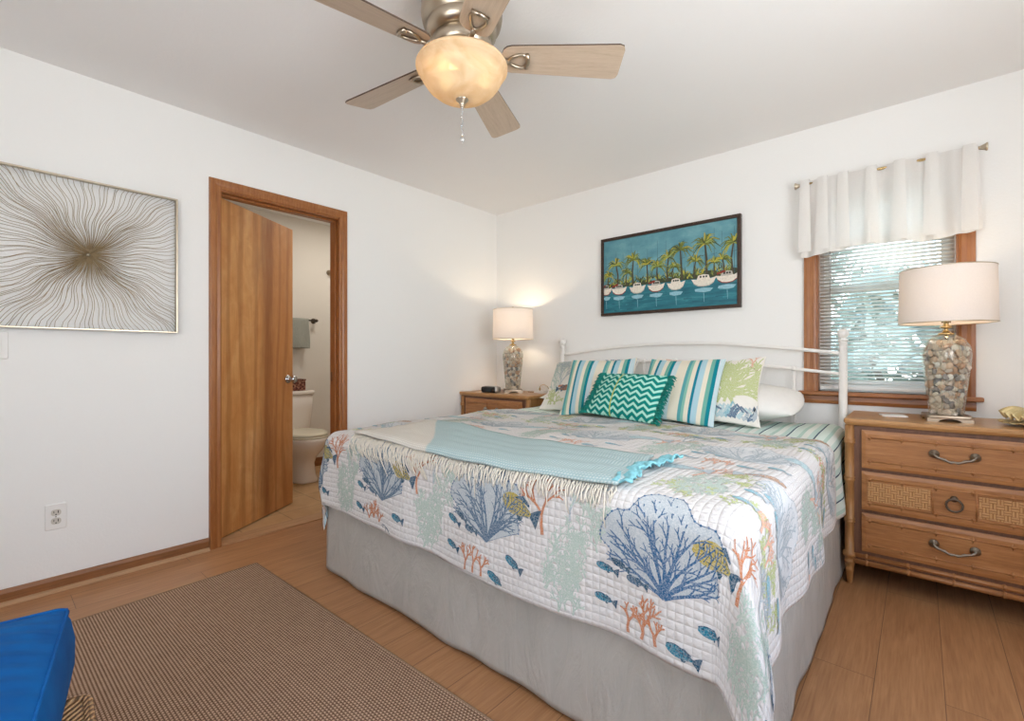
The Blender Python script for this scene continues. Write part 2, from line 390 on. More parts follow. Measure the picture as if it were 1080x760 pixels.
# ------------------------------------------------------------------ mesh helpers
class MB:
    def __init__(s): s.v = []; s.f = []; s.mi = []; s.sm = []; s.uv = {}
    def add(s, vs, fs, mi=0, smooth=False, xf=None):
        b = len(s.v)
        if xf is not None: vs = [xf @ Vector(p) for p in vs]
        s.v.extend([tuple(p) for p in vs])
        for f in fs:
            s.f.append(tuple(b + i for i in f)); s.mi.append(mi); s.sm.append(smooth)
        return b
    def box(s, x0, x1, y0, y1, z0, z1, mi=0, xf=None):
        vs = [(x0, y0, z0), (x1, y0, z0), (x1, y1, z0), (x0, y1, z0), (x0, y0, z1), (x1, y0, z1), (x1, y1, z1), (x0, y1, z1)]
        s.add(vs, [(0, 3, 2, 1), (4, 5, 6, 7), (0, 1, 5, 4), (1, 2, 6, 5), (2, 3, 7, 6), (3, 0, 4, 7)], mi, False, xf)
        return s
    def tube(s, pts, r, n=8, closed=False, mi=0, xf=None):
        pts = [Vector(p) for p in pts]; m = len(pts)
        rs = list(r) if hasattr(r, '__len__') else [r] * m
        vs = []; prev = None
        for i, p in enumerate(pts):
            a = pts[(i - 1) % m] if (closed or i > 0) else p; b = pts[(i + 1) % m] if (closed or i < m - 1) else p
            t = (b - a).normalized() if (b - a).length > 1e-9 else Vector((0, 0, 1))
            if prev is None:
                up = Vector((0, 0, 1)) if abs(t.z) < 0.9 else Vector((1, 0, 0))
                x = t.cross(up).normalized()
            else:
                x = (prev - t * prev.dot(t)).normalized()
            prev = x; y = t.cross(x)
            for j in range(n):
                an = 2 * PI * j / n
                vs.append(p + (x * math.cos(an) + y * math.sin(an)) * rs[i])
        fs = []
        for i in range(m if closed else m - 1):
            i2 = (i + 1) % m
            for j in range(n):
                j2 = (j + 1) % n
                fs.append((i * n + j, i * n + j2, i2 * n + j2, i2 * n + j))
        if not closed:
            fs.append(tuple(range(n - 1, -1, -1))); fs.append(tuple((m - 1) * n + j for j in range(n)))
        s.add(vs, fs, mi, True, xf); return s
    def lathe(s, prof, n=32, mi=0, xf=None, shape=None, cap=True):
        vs = []; m = len(prof)
        for r, z in prof:
            for j in range(n):
                an = 2 * PI * j / n
                k_ = shape(an) if shape else 1.0
                vs.append((r * k_ * math.cos(an), r * k_ * math.sin(an), z))
        fs = []
        for i in range(m - 1):
            for j in range(n):
                j2 = (j + 1) % n
                fs.append((i * n + j, i * n + j2, (i + 1) * n + j2, (i + 1) * n + j))
        if cap:
            if prof[0][0] > 1e-6: fs.append(tuple(range(n - 1, -1, -1)))
            if prof[-1][0] > 1e-6: fs.append(tuple((m - 1) * n + j for j in range(n)))
        s.add(vs, fs, mi, True, xf); return s
    def loft(s, rings, mi=0, xf=None, cap=True, smooth=True):
        n = len(rings[0]); vs = [p for r_ in rings for p in r_]; fs = []
        for i in range(len(rings) - 1):
            for j in range(n):
                j2 = (j + 1) % n
                fs.append((i * n + j, i * n + j2, (i + 1) * n + j2, (i + 1) * n + j))
        if cap:
            fs.append(tuple(range(n - 1, -1, -1))); fs.append(tuple((len(rings) - 1) * n + j for j in range(n)))
        s.add(vs, fs, mi, smooth, xf); return s
    def grid(s, fn, us, vs_, mi=0, flip=False, uvfn=None):
        P = [fn(u, v) for v in vs_ for u in us]; nu = len(us); fs = []
        for j in range(len(vs_) - 1):
            for i in range(nu - 1):
                q = (j * nu + i, j * nu + i + 1, (j + 1) * nu + i + 1, (j + 1) * nu + i)
                fs.append(q[::-1] if flip else q)
        b = s.add(P, fs, mi, True)
        if uvfn:
            q = 0
            for v in vs_:
                for u in us: s.uv[b + q] = uvfn(u, v); q += 1
        return s
    def prism(s, poly, z0, z1, mi=0, xf=None, mi_side=None):
        n = len(poly)
        vs = [(x, y, z0) for x, y in poly] + [(x, y, z1) for x, y in poly]
        b = s.add(vs, [tuple(range(n - 1, -1, -1)), tuple(range(n, 2 * n))], mi, False, xf)
        for i in range(n):
            j = (i + 1) % n
            s.f.append((b + i, b + j, b + n + j, b + n + i)); s.mi.append(mi if mi_side is None else mi_side); s.sm.append(False)
        return s
    def build(s, name, mats, parent=None, loc=None, rot=None, bevel=0.0, subsurf=0, seg=2):
        me = bpy.data.meshes.new(name); me.from_pydata(s.v, [], s.f)
        if isinstance(mats, str): mats = [mats]
        for k_ in mats: me.materials.append(M[k_] if isinstance(k_, str) else k_)
        me.polygons.foreach_set('material_index', s.mi); me.polygons.foreach_set('use_smooth', s.sm)
        if s.uv:
            lay = me.uv_layers.new(name='UVMap'); idx = np.zeros(len(me.loops), dtype=np.int32); me.loops.foreach_get('vertex_index', idx)
            arr = np.zeros((len(s.v), 2), dtype=np.float32)
            for i, uvv in s.uv.items(): arr[i] = uvv
            lay.data.foreach_set('uv', arr[idx].ravel())
        me.update()
        o = bpy.data.objects.new(name, me); COL.objects.link(o)
        if parent is not None: o.parent = parent
        if loc is not None: o.location = loc
        if rot is not None: o.rotation_euler = rot
        if bevel > 0:
            b = o.modifiers.new('bevel', 'BEVEL'); b.width = bevel; b.segments = seg; b.limit_method = 'ANGLE'; b.angle_limit = 0.7
        if subsurf:
            d = o.modifiers.new('subsurf', 'SUBSURF'); d.levels = subsurf; d.render_levels = subsurf
        return o

def tag(o, label, cat, group=None, kind=None):
    o['label'] = label; o['category'] = cat
    if group: o['group'] = group
    if kind: o['kind'] = kind
    return o
def thing(name, label, cat, loc=(0, 0, 0), rotz=0.0, group=None, rot=None):
    o = bpy.data.objects.new(name, None); COL.objects.link(o); o.empty_display_size = 0.1
    o.location = loc; o.rotation_euler = rot if rot else (0, 0, rotz)
    return tag(o, label, cat, group)
def struct(o, label=None, cat=None):
    o['kind'] = 'structure'
    if label: o['label'] = label
    if cat: o['category'] = cat
    return o
def copy_tree(o, parent=None):
    c = o.copy(); COL.objects.link(c); c.parent = parent
    for ch in list(o.children): copy_tree(ch, c)
    return c
def rounded(w, h, r, n=5):
    out = []
    for cx_, cy_, a0 in ((w / 2 - r, h / 2 - r, 0), (-w / 2 + r, h / 2 - r, PI / 2), (-w / 2 + r, -h / 2 + r, PI), (w / 2 - r, -h / 2 + r, 1.5 * PI)):
        for i in range(n + 1):
            a = a0 + PI / 2 * i / n
            out.append((cx_ + r * math.cos(a), cy_ + r * math.sin(a)))
    return out
def sphere(mb, c, r, n=14, mi=0, sx=1, sy=1, sz=1, xf=None):
    prof = [(max(1e-5, r * math.sin(PI * i / (n // 2))), -r * math.cos(PI * i / (n // 2))) for i in range(n // 2 + 1)]
    m_ = Matrix.Translation(c) @ Matrix.Diagonal((sx, sy, sz, 1))
    mb.lathe(prof, n, mi, (xf @ m_) if xf is not None else m_)
RX = lambda a: Matrix.Rotation(a, 4, 'X')
RY = lambda a: Matrix.Rotation(a, 4, 'Y')
RZ = lambda a: Matrix.Rotation(a, 4, 'Z')
TR = lambda *p: Matrix.Translation(p)

# ------------------------------------------------------------------ room shell
XR, YF, H = 3.92, -4.3, 2.44
DY0, DY1, DZ = -2.343, -1.583, 2.06      # rough door opening
WX0, WX1, WZ0, WZ1 = 2.568, 3.171, 0.89, 2.03
struct(MB().box(0, XR, YF, 0, -0.1, 0).build('floor', 'floor'), 'light oak plank floor', 'floor')
struct(MB().box(-0.12, XR + .12, YF - .12, .14, H, H + 0.1).build('ceiling', 'ceil'), 'white textured ceiling', 'ceiling')
mb = MB(); mb.box(-.12, 0, YF - .12, DY0, -0.1, H); mb.box(-.12, 0, DY1, .14, -0.1, H); mb.box(-.12, 0, DY0, DY1, DZ, H)
struct(mb.build('wall_left', 'wall'), 'white wall with the bathroom doorway', 'wall')
mb = MB(); mb.box(0, WX0, 0, .14, -0.1, H); mb.box(WX1, XR, 0, .14, -0.1, H); mb.box(WX0, WX1, 0, .14, -0.1, WZ0); mb.box(WX0, WX1, 0, .14, WZ1, H)
struct(mb.build('wall_back', 'wall'), 'white wall behind the bed', 'wall')
mb = MB(); mb.box(XR, XR + .12, YF - .12, -3.1, -0.1, H); mb.box(XR, XR + .12, -1.5, .14, -0.1, H); mb.box(XR, XR + .12, -3.1, -1.5, -0.1, 0.8); mb.box(XR, XR + .12, -3.1, -1.5, 2.0, H)
struct(mb.build('wall_right', 'wall'))
mb = MB(); mb.box(0, 1.9, YF - .12, YF, -0.1, H); mb.box(3.3, XR, YF - .12, YF, -0.1, H); mb.box(1.9, 3.3, YF - .12, YF, 2.0, H); mb.box(1.9, 3.3, YF - .12, YF, -0.1, 0.9)
struct(mb.build('wall_front', 'wall'))
# bathroom shell
BX, BY0, BY1 = -1.52, -2.9, -0.55
struct(MB().box(BX, -.12, BY0, BY1, -0.1, 0.006).build('floor_bathroom', 'tile'), 'tan square bathroom floor tile', 'floor')
struct(MB().box(-.12, 0, DY0, DY1, -0.1, 0.008).build('trim_threshold', 'shoe'))
mb = MB(); mb.box(BX - .1, BX, BY0 - .1, BY1 + .1, -.1, H)
struct(mb.build('wall_bathroom', 'bath_wall'), 'beige bathroom wall behind the toilet', 'wall')
struct(MB().box(BX, -.12, BY1, BY1 + .1, -.1, H).build('wall_bathroom_side', 'bath_wall'))
struct(MB().box(BX, -.12, BY0 - .1, BY0, -.1, H).build('wall_bathroom_end', 'bath_wall'))
struct(MB().box(BX - .1, -.12, BY0 - .1, BY1 + .1, H, H + .1).build('ceiling_bathroom', 'ceil'))
mb = MB(); mb.box(BX, BX + .014, BY0, BY1, 0.006, .09)
struct(mb.build('baseboard_bathroom', 'base'))

# baseboards with shoe moulding
def baseboard_y(name, y0, y1):
    o = MB(); prof = [(0, 0), (.014, 0), (.014, .052), (.010, .060), (.006, .066), (0, .068)]
    o.loft([[(x, y, z) for x, z in prof] for y in (y0, y1)], smooth=False)
    ob = struct(o.build(name, 'base'))
    q = MB(); pr = [(.014, 0), (.030, 0), (.029, .008), (.024, .014), (.014, .017)]
    q.loft([[(x, y, z) for x, z in pr] for y in (y0, y1)], smooth=False)
    q.build('shoe_moulding', 'shoe', ob)
    return ob
baseboard_y('baseboard_left', YF, -2.386)
baseboard_y('baseboard_left_corner', -1.541, 0)
mb = MB(); prof = [(0, 0), (.014, 0), (.014, .052), (.010, .060), (.006, .066), (0, .068)]
mb.loft([[(x, -y, z) for y, z in prof] for x in (0.014, XR)], smooth=False)
struct(mb.build('baseboard_back', 'base'))

# door casing and jamb (trim_1)
def casing(name, y0, y1, z1, w, sgn=1, x0=0.0):
    """mitred casing around a doorway, moulded profile, on plane x = x0 facing +X"""
    prof = [(0, 0), (0, .010), (.008, .014), (.022, .013), (.034, .017), (.052, .018), (w - .003, .015), (w, 0)]   # distance from the inner edge, projection
    mb = MB()
    def ring(pt): return [pt(d, p) for d, p in prof]
    mb.loft([ring(lambda d, p: (x0 + p * sgn, y0 - d, 0.0)), ring(lambda d, p: (x0 + p * sgn, y0 - d, z1 + d)), ring(lambda d, p: (x0 + p * sgn, y1 + d, z1 + d)), ring(lambda d, p: (x0 + p * sgn, y1 + d, 0.0))], smooth=False)
    return mb
trim = struct(casing('c', -2.323, -1.603, 2.046, .061).build('trim_1', 'trim'), 'wood casing round the bathroom doorway', 'trim')
mb = MB(); mb.box(-.125, .002, DY0, -2.328, 0.0, DZ); mb.box(-.125, .002, -1.598, DY1, 0.0, DZ); mb.box(-.125, .002, -2.328, -1.598, 2.04, DZ)
mb.build('door_jamb', 'trim', trim)
mb = MB(); mb.box(-.078, -.040, -2.328, -2.318, 0.008, 2.04); mb.box(-.078, -.040, -1.608, -1.598, 0.008, 2.04); mb.box(-.078, -.040, -2.318, -1.608, 2.029, 2.04)
mb.build('door_stop', 'trim', trim, bevel=.002)
mb = MB(); mb.box(-.108, -.085, -1.5995, -1.598 - .0008, .92, .985); mb.build('strike_plate', 'bronze', trim)
# door leaf, hinged on the bathroom side
A = math.radians(33)
door = MB(); door.box(0, .70, -.035, 0, 0, 2.018)
dobj = struct(door.build('door_1', 'door', None, (-.118, -2.316, .014), (0, 0, PI / 2 + A), bevel=.002), 'flat wood slab door standing ajar into the bathroom', 'door')
kb = MB()
for sg in (-1, 1):
    y0_ = -.035 if sg < 0 else 0.0
    xf = TR(.64, y0_, .916) @ RX(PI / 2 if sg < 0 else -PI / 2)
    kb.lathe([(.031, 0), (.031, .004), (.026, .008), (.012, .010), (.011, .028), (.018, .036), (.026, .046), (.027, .054), (.022, .062), (.010, .066), (1e-5, .066)], 24, 0, xf)
kb.build('door_knob', 'chrome', dobj)
for z_ in (.2, 1.0, 1.8):
    hb = MB(); hb.tube([(-.004, .004, z_ - .045), (-.004, .004, z_ + .045)], .006, 8); hb.build('hinge', 'bronze', dobj)

# window_1: casing, stool, apron, sashes, panes
mb = MB()
prof = [(0, 0), (0, .012), (.010, .016), (.030, .015), (.045, .018), (.060, .017), (.063, 0)]
def ringw(pt): return [pt(d, p) for d, p in prof]
mb.loft([ringw(lambda d, p: (WX0 - d, -p, WZ0)), ringw(lambda d, p: (WX0 - d, -p, WZ1 + d)), ringw(lambda d, p: (WX1 + d, -p, WZ1 + d)), ringw(lambda d, p: (WX1 + d, -p, WZ0))], smooth=False)
mb.box(WX0 - .001, WX0 + .008, -.004, .07, WZ0, WZ1); mb.box(WX1 - .008, WX1 + .001, -.004, .07, WZ0, WZ1); mb.box(WX0, WX1, -.004, .07, WZ1 - .008, WZ1)
win = struct(mb.build('window_1', 'trim'), 'double hung window with wood casing beside the bed', 'window')
MB().box(WX0 - .088, WX1 + .088, -.05, .07, WZ0 - .022, WZ0).build('window_sill', 'trim_x', win, bevel=.005)
mb = MB(); pr = [(0, 0), (-.012, .002), (-.016, .02), (-.012, .046), (0, .05)]
mb.loft([[(x, y - .0, WZ0 - .022 - .05 + z) for y, z in pr] for x in (WX0 - .063, WX1 + .063)], smooth=False)
mb.build('window_apron', 'trim_x', win)
mb = MB()
for (x0, x1, z0, z1) in ((WX0 + .008, WX0 + .03, WZ0, WZ1 - .008), (WX1 - .03, WX1 - .008, WZ0, WZ1 - .008), (WX0 + .03, WX1 - .03, WZ1 - .03, WZ1 - .008), (WX0 + .03, WX1 - .03, WZ0, WZ0 + .03)):
    mb.box(x0, x1, .072, .13, z0, z1)
mb.build('window_frame', 'white_plastic', win)
def sash(name, y0, z0, z1):
    a, b, w = WX0 + .03, WX1 - .03, .032
    mb = MB(); mb.box(a, a + w, y0, y0 + .025, z0, z1); mb.box(b - w, b, y0, y0 + .025, z0, z1); mb.box(a + w, b - w, y0, y0 + .025, z0, z0 + w); mb.box(a + w, b - w, y0, y0 + .025, z1 - w, z1)
    f = mb.build('sash', 'white_plastic', win)
    MB().box(a + w, b - w, y0 + .010, y0 + .014, z0 + w, z1 - w).build('pane', 'glass', f)
sash('lower', .078, WZ0 + .03, 1.495); sash('upper', .104, 1.465, WZ1 - .03)
mb = MB(); mb.box(2.85, 2.90, .070, .085, 1.495, 1.507); mb.tube([(2.875, .078, 1.507), (2.90, .074, 1.512)], .006, 8); mb.build('sash_lock', 'white_plastic', win)

# ------------------------------------------------------------------ ground and greenery outside the window
struct(MB().box(-3, 9, .3, 14, -0.5, -0.4).build('ground_outside', 'grass'))
def shrub(name, label, loc, r, h, seed, n=1500):
    t = thing(name, label, 'shrub', loc)
    rg = random.Random(seed); mb = MB()
    for _ in range(n):
        th, ph = rg.random() * 2 * PI, math.acos(2 * rg.random() - 1); rr = 0.55 + 0.45 * rg.random() ** 0.5
        k_ = 1 + .22 * math.sin(3 * th + seed) + .15 * math.sin(5 * ph)
        p = Vector((r * rr * k_ * math.sin(ph) * math.cos(th), r * rr * k_ * math.sin(ph) * math.sin(th), h * .55 + h * .5 * rr * math.cos(ph)))
        s_l = .10 + .10 * rg.random()
        xf = TR(*p) @ Matrix.Rotation(rg.random() * 6.28, 4, Vector((rg.random() - .5, rg.random() - .5, rg.random() - .5)).normalized())
        mb.add([(0, -s_l, 0), (s_l * .4, 0, .02), (0, s_l, 0), (-s_l * .4, 0, .02)], [(0, 1, 2, 3)], 0, False, xf)
    mb.build('foliage', 'leaf', t)
    tb = MB()
    for q in range(5):
        a = q * 1.3
        tb.tube([(0.05 * math.cos(a), .05 * math.sin(a), 0), (.25 * r * math.cos(a), .25 * r * math.sin(a), h * .4), (.6 * r * math.cos(a), .6 * r * math.sin(a), h * .8)], [.05, .035, .01], 6)
    tb.build('stem', 'bark', t)
shrub('garden_shrub', 'broad leafy shrub outside the lower window pane', (3.0, 3.0, -.4), .95, 2.3, 1)
shrub('garden_shrub', 'taller leafy shrub outside toward the left edge of the window', (1.0, 6.2, -.4), 1.6, 3.6, 2)
shrub('garden_shrub', 'leafy shrub outside behind the shade of the right lamp', (5.6, 5.2, -.4), 1.5, 3.2, 3)

# ------------------------------------------------------------------ 2D art that is laid onto a surface
class Art:
    def __init__(s): s.items = []
    def poly(s, verts, faces, mat, layer=0): s.items.append((verts, faces, mat, layer))
    def ribbon(s, pts, w0, w1, mat, layer=1, step=None):
        if step:
            q = [pts[0]]
            for a, b in zip(pts, pts[1:]):
                d = math.hypot(b[0] - a[0], b[1] - a[1]); m = max(1, int(d / step))
                for i in range(1, m + 1): q.append((a[0] + (b[0] - a[0]) * i / m, a[1] + (b[1] - a[1]) * i / m))
            pts = q
        n = len(pts); vs = []; fs = []
        for i, p in enumerate(pts):
            a = pts[max(0, i - 1)]; b = pts[min(n - 1, i + 1)]
            tx, ty = b[0] - a[0], b[1] - a[1]; l = math.hypot(tx, ty) or 1
            w = (w0 + (w1 - w0) * i / max(1, n - 1)) / 2
            vs += [(p[0] - ty / l * w, p[1] + tx / l * w), (p[0] + ty / l * w, p[1] - tx / l * w)]
            if i: fs.append((2 * i - 2, 2 * i - 1, 2 * i + 1, 2 * i))
        s.poly(vs, fs, mat, layer)
    def strip(s, a, b, mat, layer=1):
        n = len(a); vs = []
        for p, q in zip(a, b): vs += [p, q]
        s.poly(vs, [(2 * i, 2 * i + 1, 2 * i + 3, 2 * i + 2) for i in range(n - 1)], mat, layer)
    def disc(s, c, r, mat, layer=2, n=7):
        vs = [c] + [(c[0] + r * math.cos(2 * PI * i / n), c[1] + r * math.sin(2 * PI * i / n)) for i in range(n)]
        s.poly(vs, [(0, 1 + i, 1 + (i + 1) % n) for i in range(n)], mat, layer)
    def emit(s, mb, S, pal, off0=.0007, doff=.0004, clip=None):
        for k_, (vs, fs, mat, layer) in enumerate(s.items):
            if clip and not clip(vs): continue
            arr = np.array(vs, dtype=float)
            P, N = S(arr[:, 0], arr[:, 1])
            P = P + N * (off0 + doff * layer + (k_ % 89) * 3.5e-6)
            mb.add([tuple(p) for p in P], fs, pal.index('p_' + mat) if ('p_' + mat) in pal else pal.index(mat), True)

def coral(art, root, ang, size, w, mat, rng, depth=4, spread=.55, layer=1, taper=.72, step=None):
    def rec(p, a, l, w_, d):
        mid = (p[0] + l * .5 * math.cos(a + rng.uniform(-.15, .15)), p[1] + l * .5 * math.sin(a + rng.uniform(-.15, .15)))
        e = (p[0] + l * math.cos(a), p[1] + l * math.sin(a))
        art.ribbon([p, mid, e], w_, w_ * taper, mat, layer, step)
        if d > 0:
            for k_ in ((-1, 1) if rng.random() < .75 else (-1, 0, 1)):
                rec(e if rng.random() < .75 else mid, a + k_ * spread * rng.uniform(.6, 1.2) + rng.uniform(-.12, .12), l * rng.uniform(.66, .88), w_ * taper, d - 1)
    rec(root, ang, size * .34, w, depth)
def fan_coral(art, root, w, h, lean, mat, rng, dots='blue', wash='fanwash'):
    """sea fan: washed lobe outline with a dotted edge and branching veins rising from the root"""
    n = 44; out = []
    for i in range(n + 1):
        t = i / n; a = PI * (1.16 - 1.32 * t)
        rad = (.66 + .26 * math.sin(a) ** 2) * (1 - .20 * abs(math.cos(2.6 * a + .5)) ** 7 - .04 * abs(math.sin(9 * a)))
        out.append((root[0] + lean * h * .4 + w * .62 * math.cos(a) * (1 - .16 * abs(math.cos(2.6 * a + .5)) ** 7), root[1] + h * .42 + h * .66 * math.sin(a) * rad))
    base = [root] + out + [root]
    m = 18
    for i in range(len(base) - 1):      # wash, in thin radial strips so that it follows the cloth
        a, b = base[i], base[i + 1]; A_, B_ = [], []
        for j in range(m + 1):
            t = j / m
            A_.append((root[0] + (a[0] - root[0]) * t, root[1] + (a[1] - root[1]) * t)); B_.append((root[0] + (b[0] - root[0]) * t, root[1] + (b[1] - root[1]) * t))
        art.strip(A_, B_, wash, 0)
    art.ribbon(base, .0022, .0022, mat, 1, .02)
    for i in range(1, len(base) - 1):
        a, b = base[i], base[i + 1]
        art.disc(a, .0034, dots, 2, 6)
    for i in range(3, n - 1, 3):
        q = out[i]; bend = rng.uniform(-.12, .12); pts = []
        for j in range(9):
            t = j / 8 * .9; s_ = math.sin(t * PI) * bend * w
            pts.append((root[0] + (q[0] - root[0]) * (t ** 1.25) + s_, root[1] + (q[1] - root[1]) * t))
        art.ribbon(pts, .0095, .0035, mat, 2, .02)
        for j in (3, 4, 5, 6, 7):
            p = pts[j]; d = math.atan2(pts[j + 1][1] - p[1], pts[j + 1][0] - p[0]); sg = rng.choice((-1, 1)); l = w * rng.uniform(.06, .13)
            e = (p[0] + l * math.cos(d + sg * .55), p[1] + l * math.sin(d + sg * .55))
            art.ribbon([p, e, (e[0] + l * .7 * math.cos(d + sg * .15), e[1] + l * .7 * math.sin(d + sg * .15))], .0050, .0022, mat, 2)
            art.ribbon([e, (e[0] + l * .6 * math.cos(d + sg * .95), e[1] + l * .6 * math.sin(d + sg * .95))], .0036, .002, mat, 2)
def fish(art, c, L, ang, body, dark, flip=1, tall=.36, scales=False):
    ca, sa = math.cos(ang), math.sin(ang)
    T = lambda x, y: (c[0] + (x * ca - y * sa * flip) * L, c[1] + (x * sa + y * ca * flip) * L)
    n = 10; top, bot = [], []
    for i in range(n + 1):
        t = i / n; x = .5 - t * .82; y = tall * .5 * (math.sin(PI * min(1, t * 1.02 + .02) ** .75)) + .03
        top.append(T(x, y)); bot.append(T(x, -y * .92))
    art.strip(top, bot, body, 2)
    art.strip([T(-.30, .05), T(-.42, .15), T(-.52, .20)], [T(-.30, -.05), T(-.42, -.13), T(-.50, -.20)], dark, 3)       # tail
    art.strip([T(.18, tall * .44), T(.0, tall * .70), T(-.22, tall * .42)], [T(.18, tall * .38), T(.0, tall * .44), T(-.22, tall * .30)], dark, 3)   # dorsal fin
    art.strip([T(.05, -tall * .40), T(-.03, -tall * .66), T(-.10, -tall * .60)], [T(-.04, -tall * .36), T(-.09, -tall * .42), T(-.14, -tall * .34)], dark, 3)
    if scales:
        for i in range(2, 10):
            t = i / n; x = .5 - t * .82; y = tall * .42 * math.sin(PI * t ** .75)
            art.ribbon([T(x + .03, y), T(x - .02, 0), T(x + .03, -y)], .0024, .0024, dark, 3)
        for q in (-.3, 0, .3): art.ribbon([T(.25, q * tall), T(0, q * tall * 1.1), T(-.26, q * tall * .5)], .002, .002, dark, 3)
    else:
        art.ribbon(top, .003, .002, dark, 3)
        art.ribbon([T(.2, .03), T(-.1, .05), T(-.3, .0)], .004, .002, dark, 3)
        for q in (.1, -.02, -.14): art.ribbon([T(q, tall * .36), T(q - .03, -tall * .30)], .0028, .002, dark, 3)
    art.disc(T(.36, .04), .0032 if L < .1 else .0042, dark, 4, 6)
def wash_coral(art, c, w, h, mat, rng, n=26):
    """soft stippled bush: many short stubby branches"""
    for _ in range(n):
        x = rng.uniform(-.5, .5); y = rng.uniform(-.5, .35)
        if (x * x + y * y) > .27: continue
        p = (c[0] + x * w, c[1] + y * h); a = PI / 2 + x * 1.1 + rng.uniform(-.3, .3)
        coral(art, p, a, h * rng.uniform(.22, .36), .0062, mat, rng, 3, .6, 0, .8)
def quilt_art(rng, area):
    art = Art(); per = .62
    (u0, u1, v0, v1) = area
    row = 0; v = v0 + .23
    while v < v1 + .3:
        off = 1.925 if row % 2 == 0 else 1.925 + per / 2
        i0 = int((u0 - off) / per) - 1; i1 = int((u1 - off) / per) + 1
        for i in range(i0, i1 + 1):
            u = off + i * per
            nv = 'navy' if row == 0 else 'slate'  # rows on the bed top: grazing glare put into paler print colours
            fan_coral(art, (u, v), .285, .27, -.12, 'blue' if (i == 1 and row == 0) else nv, rng, 'blue' if row == 0 else 'slate', 'fanwash' if row == 0 else 'palewash')
            if row == 0:
                fish(art, (u + .142, v + .135), .155, PI - .28, 'ochre', 'dteal', -1, .38, True)
                coral(art, (u + .235, v + .075), PI / 2 + .1, .17, .012, 'orange', rng, 4, .5, 1, .76)
            else:
                fish(art, (u + .20, v + .15), .19, PI + .12, 'sky', 'slate', -1, .26, False)
                coral(art, (u + .27, v + .06), PI / 2 - .2, .2, .010, 'peach', rng, 4, .5, 1, .76)
            for dx, dy, L, b in ((-.165, .03, .060, 'teal'), (-.125, .052, .05, 'dteal'), (-.075, .02, .055, 'navy'), (.125, -.045, .07, 'teal'), (.05, -.115, .075, 'teal'), (-.17, -.06, .06, 'teal')):
                fish(art, (u + dx, v + dy), L * 1.15, PI + rng.uniform(-.45, -.1), b if row == 0 else 'aqua', 'dteal' if row == 0 else 'slate', -1, .27)
            for dx, s_ in ((-.10, .9), (-.06, 1.1), (-.02, .85)):
                coral(art, (u + dx, v - .125), PI / 2 + rng.uniform(-.25, .25), .10 * s_, .009, 'orange' if row == 0 else 'peach', rng, 3, .5, 1, .8)
            wash_coral(art, (u + .315, v - .02), .17, .24, 'sage', rng, 46)
            wash_coral(art, (u - .23, v + .12), .15, .16, 'green' if row % 2 else 'sage', rng, 24)
            if row % 2:
                wash_coral(art, (u + .02, v - .10), .30, .14, 'green', rng, 40)
                fish(art, (u - .2, v + .22), .15, .2, 'tan', 'slate', 1, .22)
            else:
                coral(art, (u + .33, v + .13), PI / 2, .2, .007, 'slate', rng, 5, .42, 1, .82)
                wash_coral(art, (u + .05, v + .36), .32, .12, 'green', rng, 36)
        v += .44; row += 1
    return art

# ------------------------------------------------------------------ the bed
ZT = .715                         # height of the quilt's top surface
UC, AH = 1.735, 1.005             # bed centre and half-width of the draped quilt
YFOOT = -2.10; RQ = .075
QL = RQ * PI / 2
def bed_surface(u, v, ztop=ZT, grow=0.0, amp=1.0):
    """flat cloth coordinates (u across, v along) to the cloth draped over the bed"""
    u = np.asarray(u, float); v = np.asarray(v, float)
    ain = AH - RQ; yin = YFOOT + RQ
    su = np.sign(u - UC); ou = np.maximum(0, np.abs(u - UC) - ain); ov = np.maximum(0, yin - v)
    s = np.hypot(ou, ov); ss = np.where(s > 1e-9, s, 1)
    du, dv = ou / ss, ov / ss
    c = (2 * du * dv) ** 2
    r = RQ + grow
    q = QL
    over = np.maximum(0, s - q)
    th = np.minimum(s / RQ, PI / 2)
    rampv = np.clip(over / .25, 0, 1)
    flare = .05 + np.where(u > UC, .22, -.03) * c
    wob = amp * rampv * (dv * (.007 * np.sin(9.5 * u + 1.0) + .005 * np.sin(17 * u + 2.0)) + du * (.012 * np.sin(8.5 * v + .6) + .008 * np.sin(19 * v)))
    phi = np.arctan2(ov, ou + 1e-9)
    fold = .022 * amp * np.clip(over / .2, 0, 1) * np.sin(phi * 8.0 + .8) * c
    h = r * np.sin(th) + flare * over + wob + fold
    drop = r * (1 - np.cos(th)) + over * np.sqrt(np.maximum(.1, 1 - flare ** 2))
    bx = UC + su * np.minimum(np.abs(u - UC), ain); by = np.maximum(v, yin)
    x = bx + su * du * h; y = by - dv * h
    top = ztop + grow + amp * (.005 * np.sin(5 * u + 2 * v) + .004 * np.sin(9 * v - 3 * u) + .003 * np.sin(23 * u + 17 * v) * .6) + .012 * np.clip((v + 1.2) / 1.0, 0, 1)
    z = top - drop
    return np.stack([x, y, z], -1)
def surf_n(u, v, **kw):
    u = np.asarray(u, float); v = np.asarray(v, float); e = 1e-3
    P = bed_surface(u, v, **kw)
    a = bed_surface(u + e, v, **kw) - bed_surface(u - e, v, **kw); b = bed_surface(u, v + e, **kw) - bed_surface(u, v - e, **kw)
    n = np.cross(a, b); n /= np.maximum(1e-12, np.linalg.norm(n, axis=-1, keepdims=True))
    return P, n
